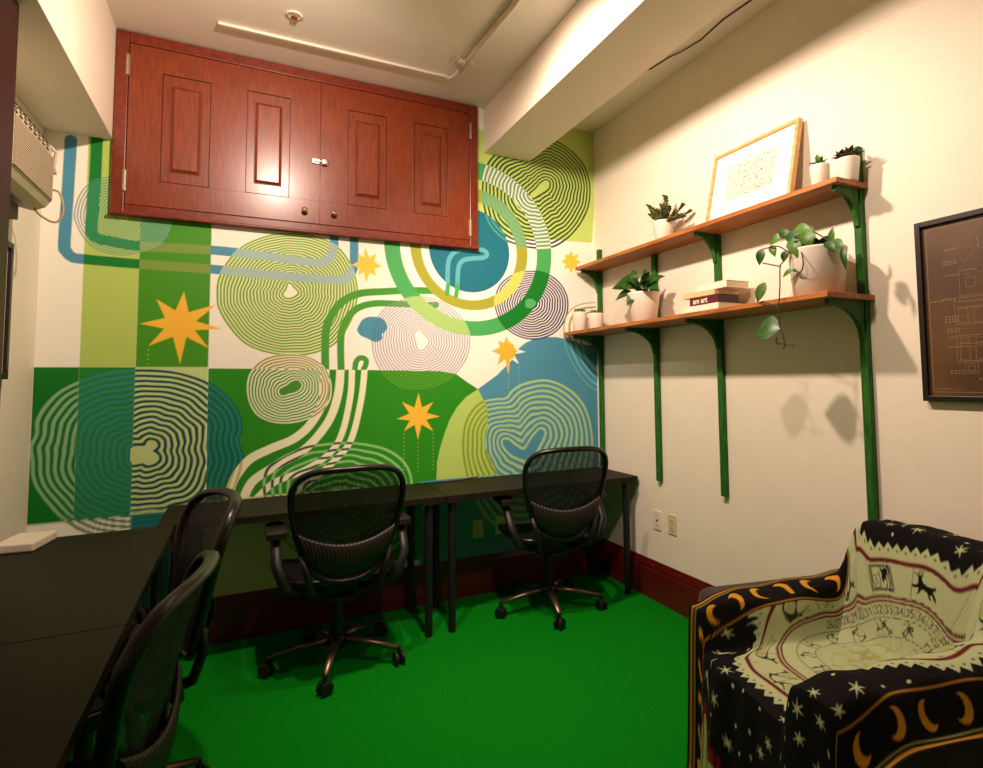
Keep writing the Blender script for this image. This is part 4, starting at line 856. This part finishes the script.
# tinted patches and inked figures in the sectors
fx_ = np.sin(p*70+np.sin(q*44)*1.6)+np.sin(q*62+np.sin(p*51)*1.8)
k12 = np.floor(phi/(2*PI)*12+.5).astype(int) % 12
cen = (((phi/(2*PI)*12+.5) % 1)-.5)*2*PI/12*d
fig = (d > .302) & (d < .388) & (np.abs(cen) < .058) & ~np.isin(k12, (0, 1, 11))
put(np.where(fig, np.abs(fx_-.2)*.012-.0034, 9), INK, .95); put(np.where(fig & (fx_ > .9), -1, 9), OLIVE, .6)
fig2 = (d > .172) & (d < .218) & (np.abs(cen) < .024); put(np.where(fig2, np.abs(np.sin(p*150+np.sin(q*120)*1.5)+np.sin(q*140))*.008-.0028, 9), INK, .85)
fig3 = d < .155; put(np.where(fig3, np.abs(fx_+.1)*.012-.0018, 9), OLIVE, .9)
GLY = {'0': [[(0, 0), (1, 0), (1, 2), (0, 2), (0, 0)]], '1': [[(.2, 1.5), (.6, 2), (.6, 0)]], '2': [[(0, 1.6), (.4, 2), (1, 1.6), (.9, 1.1), (0, 0), (1, 0)]], '3': [[(0, 1.8), (.5, 2), (1, 1.6), (.4, 1.05), (1, .5), (.5, 0), (0, .2)]],
 '4': [[(.8, 0), (.8, 2), (0, .6), (1.1, .6)]], '5': [[(1, 2), (.1, 2), (.05, 1.15), (.7, 1.2), (1, .6), (.6, 0), (0, .15)]], '6': [[(.9, 2), (.2, 1.2), (0, .5), (.5, 0), (1, .5), (.5, 1), (.05, .7)]], '7': [[(0, 2), (1, 2), (.4, 0)]], '8': [[(.5, 1.05), (0, 1.5), (.5, 2), (1, 1.5), (.5, 1.05), (0, .5), (.5, 0), (1, .5), (.5, 1.05)]], '9': [[(1, 1.4), (.5, 1), (0, 1.4), (.5, 2), (1, 1.5), (.8, 0)]]}
def draw(lines, ph, r0, sc, ox, oy, w_, c=INK):
    cx, cy = -r0*math.sin(ph), Q0+r0*math.cos(ph); m_ = (np.abs(p-cx) < .07) & (np.abs(q-cy) < .07)
    if not m_.any(): return
    U = (((phi[m_]-ph+PI) % (2*PI))-PI)*d[m_]; V = d[m_]-r0; sd = np.full(U.shape, 9.)
    for l in lines:
        l = [(x*sc+ox, y*sc+oy) for x, y in l]
        for a, b in zip(l, l[1:]): sd = np.minimum(sd, seg_sd(U, V, a, b, w_))
    al = np.clip(.5-sd/(2*W1), 0, 1)[:, None]; col[m_] = col[m_]*(1-al)+c*al
for n_ in range(26, 42):
    ph = math.radians((n_-34.9)*10.2)
    for j, ch in enumerate(str(n_)): draw(GLY[ch], ph, .249, .0125, -.015+.0175*j, -.0125, .0017)
    draw([[(0, 0), (0, .0385)]], ph+math.radians(5.1), .249, 1, 0, -.019, .0008)
def shape(poly, ph, r0, c=INK):
    cx, cy = -r0*math.sin(ph), Q0+r0*math.cos(ph); m_ = (np.abs(p-cx) < .08) & (np.abs(q-cy) < .08)
    if not m_.any(): return
    U = (((phi[m_]-ph+PI) % (2*PI))-PI)*d[m_]; V = d[m_]-r0; s_ = seg_dist(U, V, poly, True); s_ = np.where(inside(U, V, poly), -s_, s_)
    al = np.clip(.5-s_/(2*W1), 0, 1)[:, None]; col[m_] = col[m_]*(1-al)+c*al
# framed face with waving hair
PH = math.radians(-21); sq = [(-.046, -.038), (.046, -.038), (.046, .04), (-.046, .04)]
for dx in (0, .006): draw([[(x*(1-dx*20), y*(1-dx*20)) for x, y in sq+sq[:1]]], PH, .345, 1, 0, 0, .0018)
draw([[(-.036, .03), (-.036, -.01), (-.028, -.028), (-.016, -.034), (-.006, -.024), (-.004, 0), (-.006, .02)], [(-.03, .008), (-.022, .010)], [(-.014, .010), (-.008, .008)], [(-.02, .006), (-.022, -.008), (-.016, -.009)], [(-.026, -.018), (-.014, -.018)]], PH, .345, 1, 0, 0, .0014)
shape([(-.002, .034), (.012, .026), (.02, .032), (.034, .03), (.03, .014), (.022, .004), (.026, -.012), (.014, -.004), (.006, -.018), (.002, -.002), (.006, .012)], PH, .345)
draw([[(.03, -.03), (.036, -.01), (.03, .006), (.037, .02), (.036, .034)], [(.018, -.032), (.022, -.018)]], PH, .345, 1, 0, 0, .0022)
# running four-legged animal looking back
PH = math.radians(8)
shape([(-.052, -.012), (-.044, -.006), (-.03, -.004), (-.026, .004), (-.03, .018), (-.036, .03), (-.024, .026), (-.012, .03), (-.016, .018), (-.008, .006), (.01, .0), (.024, .002), (.036, .012), (.04, .006), (.032, -.008), (.044, -.018), (.05, -.034), (.042, -.03), (.03, -.018), (.024, -.022), (.034, -.036), (.024, -.034), (.012, -.018), (-.006, -.016), (-.014, -.03), (-.024, -.036), (-.02, -.026), (-.02, -.014), (-.036, -.014)], PH, .348)
draw([[(-.034, .028), (-.046, .03)], [(-.03, .03), (-.028, .042)], [(-.022, .029), (-.016, .042)]], PH, .348, 1, 0, 0, .002)
# little arrows and signs
draw([[(-.014, .016), (.014, -.016)], [(.014, -.016), (.014, -.004)], [(.014, -.016), (.003, -.014)], [(-.014, .016), (-.004, .014)]], math.radians(-24), .192, 1, 0, 0, .002)
draw([[(-.01, -.012), (.002, .012), (.01, .004), (.0, -.002), (.012, -.014)], [(-.012, .01), (-.002, .002)]], math.radians(4), .195, 1, 0, 0, .0022)
# border with moons along the near and far hems
for e in (eN, eF):
    m_ = e < .135; put(np.where(m_, -1, 9), BLACK)
    put(np.where(m_, np.abs(e-.011)-.0036, 9), GOLD, .7); put(np.where(m_, np.abs(e-.023)-.0022, 9), OLIVE, .7)
    s_ = ((q+.06)/.105) % 1; s_ = (s_-.5)*.105; ph_ = np.floor((q+.06)/.105)
    full = np.hypot(s_/.8, e-.072)-.034; cut = np.hypot(s_/.8+.020*np.where(np.mod(ph_, 2) == 0, 1, -1), e-.080)-.029
    put(np.where(m_, np.maximum(full, -cut), 9), GOLD)
    put(np.abs(e-.128)-.0032, GOLD, .55)
# coloured corner block at the front hem
bl = (q < -.83) & (p > .10) & (p < .26)
put(np.where(bl, -1, 9), RED); put(np.where(bl & (q < -.875), -1, 9), np.array(lin((150, 160, 90))))
put(np.where(bl, np.abs(((p*30) % 1)-.5)*.03-.004, 9), INK, .8)
col *= (1+.10*np.sin(p*900)[..., None]*np.sin(q*900)[..., None])
nx, ny = GX.shape; idx = np.arange(nx*ny).reshape(nx, ny)
Fc = np.stack([idx[:-1, :-1], idx[1:, :-1], idx[1:, 1:], idx[:-1, 1:]], -1).reshape(-1, 4)
th = raw_mesh('throw_blanket', np.stack([GX, GY, GZ+.006], -1).reshape(-1, 3), Fc, np.clip(col, 0, .9).reshape(-1, 3), vcol_mat('woven_throw', .85, .35, 300, .15), smooth=True)
th.location = AO; th.rotation_euler = (0, 0, AR)
tag(th, 'black and cream throw blanket with moons, stars and number ring draped over the armchair', 'blanket')
